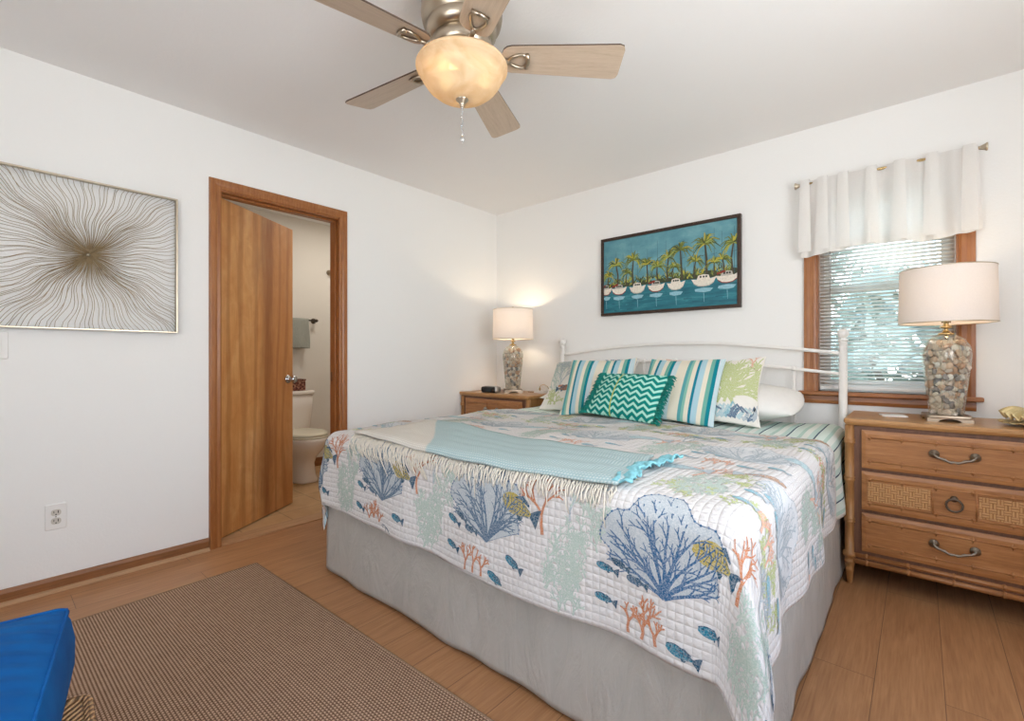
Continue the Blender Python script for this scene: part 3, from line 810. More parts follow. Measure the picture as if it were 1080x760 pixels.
def drape(mb, u0, u1, vhead, vhem, nu, nv, ztop, grow, mi, under=None, thick=.007, hemwob=.006):
    us = np.linspace(u0, u1, nu)
    G = []; UV = []
    for j in range(nv + 1):
        t = j / nv
        vv = np.array([vhead(u) + (vhem(u) - vhead(u)) * t for u in us])
        P, N = surf_n(us, vv, ztop=ztop, grow=grow)
        G.append((P, N)); UV.append(np.stack([us, vv], -1))
    def put(off, mi_, flip):
        vs = []; uvs = []
        for (P, N), uv in zip(G, UV):
            vs += [tuple(p) for p in (P + N * off)]; uvs += [tuple(x) for x in uv]
        fs = []
        for j in range(nv):
            for i in range(nu - 1):
                q = (j * nu + i, (j + 1) * nu + i, (j + 1) * nu + i + 1, j * nu + i + 1)
                fs.append(q[::-1] if flip else q)
        b = mb.add(vs, fs, mi_, True)
        for i, uv in enumerate(uvs): mb.uv[b + i] = uv
        return b
    b0 = put(0, mi, False); b1 = put(-thick, mi if under is None else under, True)
    rim = [i for i in range(nu)] + [j * nu + nu - 1 for j in range(1, nv + 1)] + [nv * nu + i for i in range(nu - 2, -1, -1)] + [j * nu for j in range(nv - 1, 0, -1)]
    for a, b in zip(rim, rim[1:] + rim[:1]):
        mb.f.append((b0 + a, b0 + b, b1 + b, b1 + a)); mb.mi.append(mi); mb.sm.append(True)

bed = thing('bed', 'king size bed with a white metal rail headboard', 'bed', (UC, -1.07, 0))
def bl(mb, name, mats, **kw):       # bed part given in world coordinates
    o = mb.build(name, mats, bed, **kw); o.location = (-UC, 1.07, 0); return o
mb = MB(); mb.box(.80, 2.67, -2.03, -.11, .16, .42); bl(mb, 'box_spring', 'white_cloth', bevel=.03)
mb = MB(); mb.box(.79, 2.68, -2.04, -.10, .42, .685); bl(mb, 'mattress', 'white_cloth', bevel=.05, seg=4)
mb = MB()
mb.box(.82, 2.65, -2.0, -.12, .12, .16); bl(mb, 'bed_frame', 'bronze')
for x_ in (.86, 2.61):
    for y_ in (-1.95, -.25):
        mb = MB(); mb.tube([(x_, y_, 0), (x_, y_, .125)], [.018, .022], 10); bl(mb, 'leg', 'bronze')
PXL, PXR, HY = .803, 2.703, -.062
for x_ in (PXL, PXR):
    mb = MB(); mb.tube([(x_, HY, 0), (x_, HY, 1.185)], .0205, 16)
    mb.lathe([(.0205, 1.175), (.024, 1.18), (.024, 1.187), (.014, 1.192), (.02, 1.198), (.027, 1.21), (.029, 1.222), (.025, 1.236), (.014, 1.245), (1e-5, 1.247)], 18, 0, TR(x_, HY, 0))
    bl(mb, 'headboard_post', 'white_enamel')
def arc_rail(z0, z1): return [(PXL + (PXR - PXL) * i / 28, HY, z0 + (z1 - z0) * math.sin(PI * i / 28)) for i in range(29)]
mb = MB(); mb.tube(arc_rail(1.108, 1.183), .011, 10); bl(mb, 'headboard_rail', 'white_enamel')
r2 = arc_rail(.992, 1.062)
mb = MB(); mb.tube(r2, .010, 10); bl(mb, 'headboard_rail', 'white_enamel')
mb = MB(); mb.tube([(PXL, HY, .60), (PXR, HY, .60)], .011, 10); bl(mb, 'headboard_rail', 'white_enamel')
for i in range(7):
    x_ = 2.466 - .2365 * i; zz = .992 + .070 * math.sin(PI * (x_ - PXL) / (PXR - PXL))
    mb = MB(); mb.tube([(x_, HY, .60), (x_, HY, zz)], .0085, 8); sphere(mb, (x_, HY, zz + .002), .0175, 12); bl(mb, 'headboard_spindle', 'white_enamel')

# bed skirt
def skirt():
    mb = MB()
    x0, x1, yf, yb = .748, 2.724, -2.065, -.12
    path = [(x0, -.52)]
    def seg(p, q, n):
        for i in range(1, n + 1): path.append((p[0] + (q[0] - p[0]) * i / n, p[1] + (q[1] - p[1]) * i / n))
    seg((x0, -.52), (x0, yf), 70); seg((x0, yf), (x1, yf), 90); seg((x1, yf), (x1, yb), 70)
    zs = [.012, .03, .10, .18, .26, .34, .42]
    rows = []
    for zi, z in enumerate(zs):
        row = []
        for i, (x, y) in enumerate(path):
            w = (1 - z / .42)
            d = .003 * w * math.sin(i * .23 + .6) + .002 * w * math.sin(i * .61 + 1.2 + z * 3) + .007 * noise.noise(Vector((i * .13, z * 5, 0)))
            if i < 70: n_ = (-1, 0)
            elif i < 71: n_ = (-.7, -.7)
            elif i < 160: n_ = (0, -1)
            elif i < 161: n_ = (.7, -.7)
            else: n_ = (1, 0)
            zz = z + (.003 * math.sin(i * .21) + .002 * math.sin(i * .5) if zi < 2 else 0)
            row.append((x + n_[0] * (d + .012 * w), y + n_[1] * (d + .012 * w), zz))
        rows.append(row)
    n = len(path)
    vs = [p for r_ in rows for p in r_]
    fs = [(j * n + i, j * n + i + 1, (j + 1) * n + i + 1, (j + 1) * n + i) for j in range(len(zs) - 1) for i in range(n - 1)]
    mb.add(vs, fs, 0, True)
    o = mb.build('bed_skirt', 'skirt'); tag(o, 'plain grey cotton bed skirt hanging to the floor under the quilt', 'bed skirt')
    sm = o.modifiers.new('solid', 'SOLIDIFY'); sm.thickness = .003
    return o
skirt()

# striped coverlet that shows at the head of the bed
mb = MB()
drape(mb, UC - AH + .055, UC + AH + .33, lambda u: -.13, lambda u: -.98, 110, 26, ZT - .006, -.008, 0)
o = mb.build('striped_coverlet', 'stripe_sheet'); tag(o, 'mint and navy striped coverlet showing at the head of the bed under the pillows', 'coverlet')

# printed quilt
U0, U1 = UC - AH - .31, UC + AH + .33
vhead = lambda u: -.745 - .03 * math.sin(2 * u) - .05 * max(0, (u - 2.3)) - .04 * math.sin(6 * u) * .4
vhem = lambda u: YFOOT + RQ - QL - (.275 + .055 * (u - U0) / (U1 - U0)) - .003 * math.sin(7 * u) + (.05 if u < .9 else 0) * max(0, min(1, (.9 - u) / .2)) * 0
mb = MB()
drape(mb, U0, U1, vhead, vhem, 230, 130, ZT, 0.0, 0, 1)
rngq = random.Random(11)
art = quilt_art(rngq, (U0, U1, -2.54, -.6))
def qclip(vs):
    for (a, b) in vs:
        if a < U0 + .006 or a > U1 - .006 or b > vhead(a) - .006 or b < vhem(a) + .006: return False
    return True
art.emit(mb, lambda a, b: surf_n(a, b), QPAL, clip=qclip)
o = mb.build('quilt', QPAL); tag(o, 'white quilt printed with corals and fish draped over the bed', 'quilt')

# woven throw on the foot of the bed
thr = thing('throw_blanket', 'fringed aqua throw lying across the foot of the quilt', 'throw', (1.69, -1.85, ZT))
def T_pt(s, t, off=.012):
    """s 0..1 from the left to the right end, t 0..1 from the front edge to the back edge"""
    u = 1.0 + 1.33 * s + .06 * (1 - t) * s + .02 * math.sin(5 * t)
    vf = -2.055 - .02 * math.sin(3 * s); vb = -1.56 - .10 * s + .01 * math.sin(8 * s)
    v = vf + (vb - vf) * t
    P, N = surf_n(np.array([u]), np.array([v]))
    w = off + .003 * math.sin(14 * s + 5 * t) + .002 * math.sin(31 * t)
    p = P[0] + N[0] * w
    return (p[0] - 1.69, p[1] + 1.85, p[2] - ZT)
mb = MB()
mb.grid(lambda s, t: T_pt(s, t), list(np.linspace(0, 1, 80)), list(np.linspace(0, 1, 26)), 0, False, lambda s, t: (s, t))
# UVs in metres for the weave are derived from s and t
for kx in mb.uv: mb.uv[kx] = (mb.uv[kx][0] * 1.37, mb.uv[kx][1] * .5)
tb = mb.build('blanket', 'throw', thr); sm = tb.modifiers.new('solid', 'SOLIDIFY'); sm.thickness = .006; sm.offset = 1
rg = random.Random(5); mb = MB()
for i in range(190):
    s = (i + rg.random() * .6) / 190
    L = .040 + .025 * rg.random() + (.035 if s < .4 else 0) + (.05 * rg.random() if rg.random() < .12 else 0); lean = rg.uniform(-.25, .35) + (.5 if s < .4 else .1)
    p0 = Vector(T_pt(s, 0)); pts = []; u = 1.0 + 1.33 * s + .06 * s; v = -2.055 - .02 * math.sin(3 * s)
    for j in range(5):
        q = j / 4
        P, N = surf_n(np.array([u + lean * L * q * q + rg.uniform(-.004, .004)]), np.array([v - L * q]))
        P = P[0] + N[0] * (.010 - .004 * q)
        pts.append((P[0] - 1.69, P[1] + 1.85, P[2] - ZT))
    mb.tube(pts, [.0026, .0024, .0024, .0022, .0012], 4)
fr = mb.build('fringe', 'fringe', thr); fr['kind'] = 'stuff'
# bunched turquoise crochet edge at the right end
mb = MB()
def crochet(a, b):
    t = a; wv = .012 * math.sin(33 * t) + .014 * math.sin(9 * t + 1) + .006 * math.sin(90 * t) * b
    u = 2.385 - .015 * math.sin(3 * t) + (b - .5) * .055 + wv * .5; v = -2.05 + .40 * t
    P, N = surf_n(np.array([u]), np.array([v])); p = P[0] + N[0] * (.014 + .012 * abs(math.sin(33 * t + b * 2.5)) * b + .005 * math.sin(9 * b + 13 * t))
    return (p[0] - 1.69, p[1] + 1.85, p[2] - ZT)
mb.grid(crochet, list(np.linspace(0, 1, 90)), list(np.linspace(0, 1, 8)), 0)
tr = mb.build('crochet_edge', 'turq', thr); tr['label'] = 'bright turquoise crochet edging'
sm = tr.modifiers.new('solid', 'SOLIDIFY'); sm.thickness = .005

# ------------------------------------------------------------------ pillows
def pillow_pt(w, h, t, e=.06, seed=0, side=-1, sag=0.0):
    def S(u, v):
        u = np.asarray(u, float); v = np.asarray(v, float)
        x = w / 2 * u * (1 - e * (1 - v * v)); z = h / 2 * v * (1 - e * (1 - u * u)) + h / 2
        T = t / 2 * np.power(np.maximum(0, 1 - u ** 2), .55) * np.power(np.maximum(0, 1 - v ** 2), .55)
        T = T * (1 + .07 * np.sin(3 * u + seed) * np.cos(2.4 * v + seed * 2)) + .0025
        z = z - sag * h * (1 - u * u) * np.clip(v, 0, 1)
        y = side * T + .012 * np.sin(2.2 * u + seed) * v
        return np.stack([x, y, z], -1)
    return S
def make_pillow(name, label, mats, w, h, t, loc, tilt, yaw, roll=0.0, e=.06, seed=0, art=None, sag=0.0, group=None, back=None):
    th = thing(name, label, 'pillow', loc, 0, group)
    th.rotation_euler = (Matrix.Rotation(yaw, 3, 'Z') @ Matrix.Rotation(-tilt, 3, 'X') @ Matrix.Rotation(roll, 3, 'Y')).to_euler()
    mb = MB(); n = 30
    us = [math.sin(PI / 2 * (-1 + 2 * i / n)) for i in range(n + 1)]
    F = pillow_pt(w, h, t, e, seed, -1, sag); B = pillow_pt(w, h, t, e, seed, 1, sag)
    mb.grid(lambda a, b: tuple(F(a, b)), us, us, 0, False); mb.grid(lambda a, b: tuple(B(a, b)), us, us, 0, True)
    # seam joining both faces
    edge = [(u, -1) for u in us] + [(1, v) for v in us[1:]] + [(u, 1) for u in us[::-1][1:]] + [(-1, v) for v in us[::-1][1:-1]]
    vs = []
    for a, b in edge: vs += [tuple(F(a, b)), tuple(B(a, b))]
    m_ = len(edge); mb.add(vs, [(2 * i, 2 * ((i + 1) % m_), 2 * ((i + 1) % m_) + 1, 2 * i + 1) for i in range(m_)], 0, True)
    if art:
        def S(x, z):       # flat cloth metres (x from the middle, z from the bottom edge) to the front face
            u = np.clip(np.asarray(x) / (w / 2), -.985, .985); v = np.clip((np.asarray(z) - h / 2) / (h / 2), -.985, .985)
            P = F(u, v); ee = 1e-3; a = F(u + ee, v) - F(u - ee, v); b = F(u, v + ee) - F(u, v - ee)
            N = np.cross(a, b); N /= np.maximum(1e-12, np.linalg.norm(N, axis=-1, keepdims=True)); return P, N
        art.emit(mb, S, SPAL, .0008, .0005)
    mb.build('cushion_cover', mats, th)
    return th
ZB = ZT + .008
# white sleeping pillows, lying back against the rails
make_pillow('bed_pillow', 'plain white sleeping pillow at the right edge of the bed under the window sill', 'white_cloth', .74, .36, .21, (2.15, -.455, ZB + .06), math.radians(74), math.radians(3), 0, -.10, 1)
make_pillow('bed_pillow', 'plain white sleeping pillow at the left edge of the bed beside the nightstand', 'white_cloth', .80, .36, .16, (1.25, -.455, ZB + .05), math.radians(77), math.radians(-4), 0, .03, 3)
def sham_art(kind, seed):
    a = Art(); rg = random.Random(seed)
    if kind == 'green':
        for _ in range(16): coral(a, (.13 + rg.uniform(-.06, .06), .09 + rg.uniform(0, .08)), PI / 2 + rg.uniform(-1.2, 1.2), .30, .017, 'green', rg, 4, .42, 1, .82)
        for i in range(26):
            x = -.28 + .022 * i; p = [(x, .025), (x + .02, .05 + .02 * math.sin(i)), (x + .045, .075 + .02 * math.sin(i * .7 + 2) + (.03 if i > 18 else 0)), (x + .075, .06)]
            a.ribbon(p, .024, .010, rg.choice(('aqua', 'navy', 'sky', 'slate')), 2)
        coral(a, (-.26, .36), 1.2, .16, .010, 'peach', rg, 4, .5, 2, .8); a.ribbon([(-.25, .375), (-.19, .365), (-.15, .36)], .022, .006, 'ochre', 2)
        coral(a, (.26, .36), 1.8, .16, .010, 'peach', rg, 4, .5, 2, .8); a.ribbon([(.29, .34), (.25, .36)], .016, .004, 'brown', 2)
    else:
        for _ in range(8): coral(a, (-.24 + rg.uniform(-.05, .06), .13), PI / 2 + rg.uniform(-.9, .7), .28, .007, 'sage', rg, 5, .42, 1, .85)
        for _ in range(4): coral(a, (-.22, .16), PI / 2 + rg.uniform(-.7, .7), .26, .004, 'slate', rg, 5, .4, 2, .85)
        for _ in range(5): coral(a, (-.25 + rg.uniform(-.06, .06), .03), PI / 2 + rg.uniform(-.8, .8), .12, .010, 'green', rg, 3, .5, 2, .85)
        fish(a, (-.17, .15), .13, .1, 'brown', 'dteal', 1, .3); a.ribbon([(-.22, .17), (-.17, .175)], .02, .01, 'orange', 3)
        for _ in range(6): coral(a, (.25 + rg.uniform(-.04, .04), .24), PI / 2 + rg.uniform(-.9, .9), .22, .010, rg.choice(('aqua', 'blue', 'navy')), rg, 4, .5, 1, .8)
    return a
make_pillow('pillow_sham', 'white sham with a green coral print, set before the right sleeping pillow', SPAL, .62, .44, .115, (2.09, -.585, ZB), math.radians(35), math.radians(6), 0, .075, 2, sham_art('green', 4), .03)
make_pillow('pillow_sham', 'white sham with grey coral and fish print behind the left striped pillow', SPAL, .68, .42, .115, (1.285, -.56, ZB), math.radians(35), math.radians(-2), math.radians(-3), .06, 5, sham_art('sea', 8), .0)
make_pillow('striped_pillow', 'teal and cream striped pillow behind the left end of the chevron pillow', 'stripe_p', .46, .44, .105, (1.47, -.695, ZB + .004), math.radians(38), math.radians(8), math.radians(-4), .05, 7)
make_pillow('striped_pillow', 'teal and cream striped pillow between the chevron pillow and the coral sham', 'stripe_p', .44, .44, .105, (1.985, -.705, ZB + .004), math.radians(38), math.radians(6), math.radians(2), .05, 9)
chev = make_pillow('lumbar_pillow', 'green chevron lumbar pillow with fringed ends at the front of the pillows', 'chevron', .47, .295, .115, (1.715, -.815, ZB + .012), math.radians(32), math.radians(-8), math.radians(2), .04, 4)
for sg in (-1, 1):
    mb = MB(); rg = random.Random(20 + sg); F = pillow_pt(.47, .295, .115, .04, 4)
    for i in range(90):
        v = -1 + 2 * i / 89; p = F(sg * 1.0, v); x0 = sg * (abs(p[0]) - .012)
        L = .045 + .015 * rg.random()
        mb.tube([(x0, p[1], p[2]), (x0 + sg * L * .6, p[1] + rg.uniform(-.014, .004), p[2] + rg.uniform(-.006, .006)), (x0 + sg * L, p[1] + rg.uniform(-.012, .012), p[2] - .012 + rg.uniform(-.006, .006))], [.004, .004, .002], 5)
    f_ = mb.build('fringe', 'green_fringe', chev); f_['kind'] = 'stuff'

# ------------------------------------------------------------------ dressers (twins)
DW, DD, DH = .775, .455, .792
def make_dresser():
    t = thing('dresser', 'x', 'dresser')
    hw = DW / 2; yf = -DD
    mb = MB(); mb.box(-hw + .035, hw - .035, yf + .020, -.005, .12, DH - .028); mb.build('carcass', 'dres_dark', t)
    for sx_ in (-1, 1):
        mb = MB(); mb.box(sx_ * (hw - .030) - .008, sx_ * (hw - .030) + .008, yf + .05, -.02, .13, DH - .03); mb.build('side_panel', 'dres_v', t)
    # moulded top slab
    mb = MB(); pl = rounded(DW, DD + .01, .012, 3)
    rings = []
    for sc, z in ((.975, DH - .030), (.985, DH - .026), (1.0, DH - .016), (1.0, DH - .006), (.993, DH)):
        rings.append([(x * sc, -DD / 2 + y * (1 - (1 - sc) * DW / DD), z) for x, y in pl])
    mb.loft(rings, smooth=False); mb.build('top', 'dres_top', t)
    # turned bamboo posts running into the feet
    for sx_ in (-1, 1):
        for yy in (yf + .026, -.026):
            mb = MB(); r = .019
            prof = [(.010, 0), (.012, .004), (.0165, .06), (.018, .062), (.0175, .066), (.0165, .07), (.0205, .10), (.0225, .102), (.022, .108), (.020, .112), (.021, .128), (.027, .130), (.028, .140), (.027, .150), (r, .153)]
            for zj in (.305, .505, .685):
                prof += [(r, zj - .014), (r + .004, zj - .010), (r + .0045, zj - .004), (r + .001, zj), (r + .0045, zj + .004), (r + .004, zj + .010), (r, zj + .014)]
            prof += [(r, DH - .032)]
            mb.lathe(prof, 16, 0, TR(sx_ * (hw - .022), yy, 0)); mb.build('corner_post', 'dres_v', t)
    # bamboo rail round the base
    mb = MB()
    for z_, r in ((.142, .011), (.112, .012)):
        mb.tube([(-hw + .022, yf + .022, z_), (hw - .022, yf + .022, z_)], r, 10)
        for q in (-.3, -.15, 0, .15, .3): mb.tube([(q - .006, yf + .022, z_), (q, yf + .022, z_), (q + .006, yf + .022, z_)], [r + .001, r + .004, r + .001], 10)
        for sx_ in (-1, 1): mb.tube([(sx_ * (hw - .022), yf + .03, z_), (sx_ * (hw - .022), -.03, z_)], r, 10)
    mb.build('base_rail', 'dres', t)
    zs = ((.172, .352), (.368, .548), (.564, .742))
    w0 = hw - .070
    def bail(dr, z):
        mb = MB()
        for sx_ in (-1, 1):
            mb.lathe([(.018, 0), (.018, .003), (.013, .007), (.008, .010), (.007, .022), (1e-5, .025)], 16, 0, TR(sx_ * .064, yf - .004, z) @ RX(PI / 2))
        pts = []
        for i in range(13):
            a = i / 12; x = -.064 + .128 * a; q = abs(2 * a - 1)
            pts.append((x, yf - .024, z - .026 * (1 - q ** 2.4) - .003 * math.sin(q * 9)))
        mb.tube(pts, [.0045 + .0022 * (math.sin(i * 1.6) ** 2) for i in range(13)], 8)
        mb.build('drawer_pull', 'pewter', dr)
    def frame_lines(dr_mb, x0, x1, z0, z1):
        for z_ in (z0, z1): dr_mb.tube([(x0, yf + .002, z_), (x1, yf + .002, z_)], .0035, 6)
        for x_ in np.linspace(x0, x1, 6):
            for z_ in (z0, z1):
                dr_mb.tube([(x_ - .008, yf + .001, z_), (x_, yf + .001, z_), (x_ + .008, yf + .001, z_)], [.0035, .0055, .0035], 6)
                dr_mb.tube([(x_, yf + .002, z_ - .012), (x_, yf + .002, z_ + .012)], .003, 5)
    for i, (z0, z1) in enumerate(zs):
        mb = MB(); pr = [(-w0, z0), (w0, z0), (w0, z1), (-w0, z1)]
        # panel with a sloped border
        outer = [(x, yf + .018, z) for x, z in pr]; o2 = [(x, yf + .006, z) for x, z in pr]
        ii = [(x * (1 - .016 / w0), yf + .002, z + (.016 if z == z0 else -.016)) for x, z in pr]
        mb.loft([outer, o2, ii], smooth=False)
        frame_lines(mb, -w0 + .03, w0 - .03, z0 + .034, z1 - .034)
        dr = mb.build('drawer', 'dres', t)
        zc = (z0 + z1) / 2
        if i == 1:
            for sx_ in (-1, 1):
                pb = MB(); pb.box(min(sx_ * .075, sx_ * (w0 - .022)), max(sx_ * .075, sx_ * (w0 - .022)), yf - .001, yf + .004, z0 + .046, z1 - .046); pb.build('cane_panel', 'cane', dr)
            for sx_ in (-1, 1):
                pb = MB(); pb.tube([(sx_ * .068, yf + .001, z0 + .03), (sx_ * .068, yf + .001, z1 - .03)], .003, 6); pb.build('panel_moulding', 'dres', dr)
            rb = MB()
            rb.lathe([(.013, 0), (.013, .004), (.008, .010), (1e-5, .013)], 16, 0, TR(0, yf - .001, zc + .022) @ RX(PI / 2))
            rb.tube([(.026 * math.sin(a), yf - .013, zc - .004 + .026 * math.cos(a)) for a in np.linspace(0, 2 * PI, 28, endpoint=False)], [.0042 + .0012 * math.sin(j * 3.1) for j in range(28)], 8, True)
            rb.build('ring_pull', 'bronze', dr)
        else: bail(dr, zc + .012)
    return t
dr_r = make_dresser(); dr_r.location = (2.752 + DW / 2 - .004, -.04, 0)
tag(dr_r, 'wooden three drawer dresser with cane panels to the right of the bed', 'dresser')
dr_l = copy_tree(dr_r); dr_l.location = (.006 + DW / 2, -.03, 0)
tag(dr_l, 'wooden nightstand dresser in the corner behind the left side of the bed', 'dresser')

# ------------------------------------------------------------------ lamps (twins)
def make_lamp():
    t = thing('table_lamp', 'x', 'lamp')
    sq = lambda a: (abs(math.cos(a)) ** 4 + abs(math.sin(a)) ** 4) ** (-.25) * .86
    # plinth with arched feet
    mb = MB()
    pl = rounded(.158, .158, .012, 4)
    mb.loft([[(x * k_, y * k_, z) for x, y in pl] for k_, z in ((.99, .014), (1.0, .016), (1.0, .026), (.97, .029))])
    arch = [(-.078, 0), (-.040, 0), (-.034, .007), (-.018, .0125), (0, .014), (.018, .0125), (.034, .007), (.040, 0), (.078, 0), (.078, .016), (-.078, .016)]
    for a in range(4): mb.prism(arch, .066, .0785, 0, RZ(a * PI / 2) @ RX(PI / 2))
    mb.build('base', 'lamp_base', t)
    prof = [(.060, .029), (.062, .040), (.070, .12), (.079, .21), (.0865, .28), (.088, .305), (.086, .325), (.079, .350), (.064, .375), (.045, .392), (.022, .402), (.014, .405)]
    oct_ = lambda a: 1 - .035 * (1 - abs(math.cos(4 * a))) 
    mb = MB(); mb.lathe(prof, 48, 0, None, oct_, False)
    vase = mb.build('glass_vase', 'vase_glass', t)
    ribs = MB()
    for q in range(8):
        a = q * PI / 4 + PI / 8
        ribs.tube([(r * 1.005 * math.cos(a), r * 1.005 * math.sin(a), z) for r, z in prof[1:9]], .0016, 6)
    ribs.build('glass_rib', 'vase_glass', vase)
    # shells: a packed heap against the glass
    rg = random.Random(3)
    def rad(z):
        for (r0, z0), (r1, z1) in zip(prof, prof[1:]):
            if z0 <= z <= z1: return r0 + (r1 - r0) * (z - z0) / (z1 - z0)
        return .02
    core = MB(); core.lathe([(max(1e-5, r - .034), z) for r, z in prof[:9]] + [(1e-5, .345)], 24, 0)
    kinds = []
    def dome(n=12):       # scallop
        m = MB(); R_ = .017; vs = [(0, 0, .006)]; rings = 4
        for j in range(1, rings + 1):
            for i in range(n * 2):
                a = PI * (-.15) + (PI * 1.3) * i / (n * 2 - 1); rr = R_ * j / rings * (1 + .06 * (i % 2)); vs.append((rr * math.cos(a), rr * math.sin(a) - .004, .006 * (1 - (j / rings) ** 2)))
        N = n * 2; fs = [(0, 1 + i, 2 + i) for i in range(N - 1)]
        for j in range(rings - 1): fs += [(1 + j * N + i, 1 + (j + 1) * N + i, 2 + (j + 1) * N + i, 2 + j * N + i) for i in range(N - 1)]
        b = len(vs); vs2 = [(x, y, z - .003) for x, y, z in vs]; m.add(vs, fs, 0, True); m.add(vs2, [f[::-1] for f in fs], 0, True); return m
    def spiral():
        m = MB(); pts = []; rs = []
        for i in range(34):
            q = i / 33; a = q * 6 * PI; rr = .010 * (1 - q) ; pts.append((rr * math.cos(a) * .6, rr * math.sin(a) * .6, .034 * q - .012)); rs.append(.0085 * (1 - q) + .0008)
        m.tube(pts, rs, 8); return m
    def pebble():
        m = MB(); sphere(m, (0, 0, 0), .014, 12, 0, 1.0, .75, .42); return m
    def clam():
        m = MB(); sphere(m, (0, 0, 0), .016, 14, 0, 1.0, .8, .35); m.tube([(.013 * math.cos(a), .0105 * math.sin(a), .002) for a in np.linspace(0, 2 * PI, 20, endpoint=False)], .0015, 5, True); return m
    meshes = []
    for f in (dome, spiral, pebble, clam):
        for c_ in range(len(SHELLS)):
            meshes.append((f, c_))
    cache = {}
    def place(z, a, depth, f):
        r = rad(z) - depth
        if f is spiral: return TR(r * math.cos(a), r * math.sin(a), z) @ RZ(a + rg.uniform(-.3, .3)) @ RX(rg.uniform(.4, 2.7)) @ RZ(rg.random() * 6)
        return TR(r * math.cos(a), r * math.sin(a), z) @ RZ(a) @ RY(PI / 2 + rg.uniform(-.5, .5)) @ RZ(rg.random() * 6.28) @ RX(rg.uniform(-.5, .5))
    def shell(z, a, depth):
        f, c_ = rg.choice(meshes); key = (f.__name__, c_)
        xf = place(z, a, depth, f) @ Matrix.Scale(rg.uniform(.95, 1.3), 4)
        if key not in cache: o = f().build('shell', 'sh%d' % c_, vase); cache[key] = o
        else: o = cache[key].copy(); COL.objects.link(o)
        o.parent = vase; o.matrix_local = xf
    cnt = 0
    for i in range(13):
        z = .044 + .318 * i / 12; m_ = 16 if i < 5 else 17
        if i >= 11: m_ = 12 if i == 11 else 9
        for j in range(m_):
            a = 2 * PI * (j + .5 * (i % 2)) / m_ + rg.uniform(-.1, .1); zz = z + rg.uniform(-.006, .006)
            if math.sin(a) < .12 and cnt < 100: shell(zz, a, .0155); cnt += 1
            else:
                f, c_ = rg.choice(meshes); q = f(); core.add(q.v, q.f, c_, True, place(zz, a, .0155, f) @ Matrix.Scale(rg.uniform(.95, 1.3), 4))
    for _ in range(260):
        z = rg.uniform(.036, .350); f, c_ = rg.choice(meshes[18:]); q = f()
        core.add(q.v, q.f, c_, True, place(z, rg.random() * 6.28, .027, f) @ Matrix.Scale(rg.uniform(.8, 1.2), 4))
    core.build('shell_fill', ['sh%d' % i for i in range(len(SHELLS))], vase)['kind'] = 'stuff'
    # fitting, harp, socket
    mb = MB(); mb.lathe([(.030, .398), (.030, .404), (.016, .408), (.010, .416), (.008, .424), (.012, .428), (.022, .430), (.022, .436), (.010, .440), (.009, .452), (.013, .456), (.014, .490), (.010, .496), (1e-5, .497)], 20)
    mb.tube([(0, 0, .398), (0, 0, .03)], .004, 8)
    mb.tube([(.013, 0, .470), (.034, 0, .470)], .0025, 6); sphere(mb, (.036, 0, .470), .005, 8)
    mb.build('socket_fitting', 'brass', t)
    mb = MB()
    mb.tube([(.014, 0, .452)] + [(.055 * math.sin(a) , 0, .58 - .10 * math.cos(a)) for a in np.linspace(.4, PI - .15, 12)] + [(0, 0, .690)], .0018, 6)
    mb.tube([(-.014, 0, .452)] + [(-.055 * math.sin(a), 0, .58 - .10 * math.cos(a)) for a in np.linspace(.4, PI - .15, 12)] + [(0, 0, .690)], .0018, 6)
    mb.build('harp', 'brass', t)
    mb = MB(); mb.lathe([(.012, .497), (.014, .510), (.026, .535), (.029, .552), (.024, .572), (.010, .584), (1e-5, .586)], 18); mb.build('light_bulb', 'bulb', t)
    z0, z1, r0, r1 = .452, .702, .173, .168
    mb = MB(); mb.lathe([(r0, z0), (r1, z1)], 64, 0, None, None, False); sh = mb.build('lamp_shade', 'shade', t)
    for r, z in ((r0, z0), (r1, z1)):
        mb = MB(); mb.tube([(r * math.cos(a), r * math.sin(a), z) for a in np.linspace(0, 2 * PI, 64, endpoint=False)], .0022, 6, True); mb.build('shade_ring', 'champ', sh)
    mb = MB()
    for a in (0, 2 * PI / 3, 4 * PI / 3): mb.tube([(0, 0, .690), (r1 * math.cos(a), r1 * math.sin(a), z1)], .0016, 5)
    mb.build('shade_spider', 'champ', sh)
    mb = MB(); mb.lathe([(.004, .688), (.010, .694), (.005, .700), (.010, .712), (.009, .722), (1e-5, .728)], 12); mb.build('finial', 'brass', t)
    return t
def lamp_light(loc, p):
    d = bpy.data.lights.new('lamp_bulb_light', 'POINT'); d.energy = p; d.color = (1.0, .80, .56); d.shadow_soft_size = .03
    o = bpy.data.objects.new('lamp_bulb_light', d); COL.objects.link(o); o.location = loc
lp_r = make_lamp(); lp_r.location = (3.117, -.275, DH); lp_r.rotation_euler.z = math.radians(8)
tag(lp_r, 'lit table lamp with a seashell filled glass body, before the window', 'lamp')
lp_l = copy_tree(lp_r); lp_l.location = (.425, -.255, DH); lp_l.rotation_euler.z = math.radians(45)
tag(lp_l, 'lit table lamp with a seashell filled glass body, on the corner nightstand', 'lamp')
lamp_light((3.117, -.275, DH + .625), P_LAMP * .30); lamp_light((.425, -.255, DH + .625), P_LAMP)

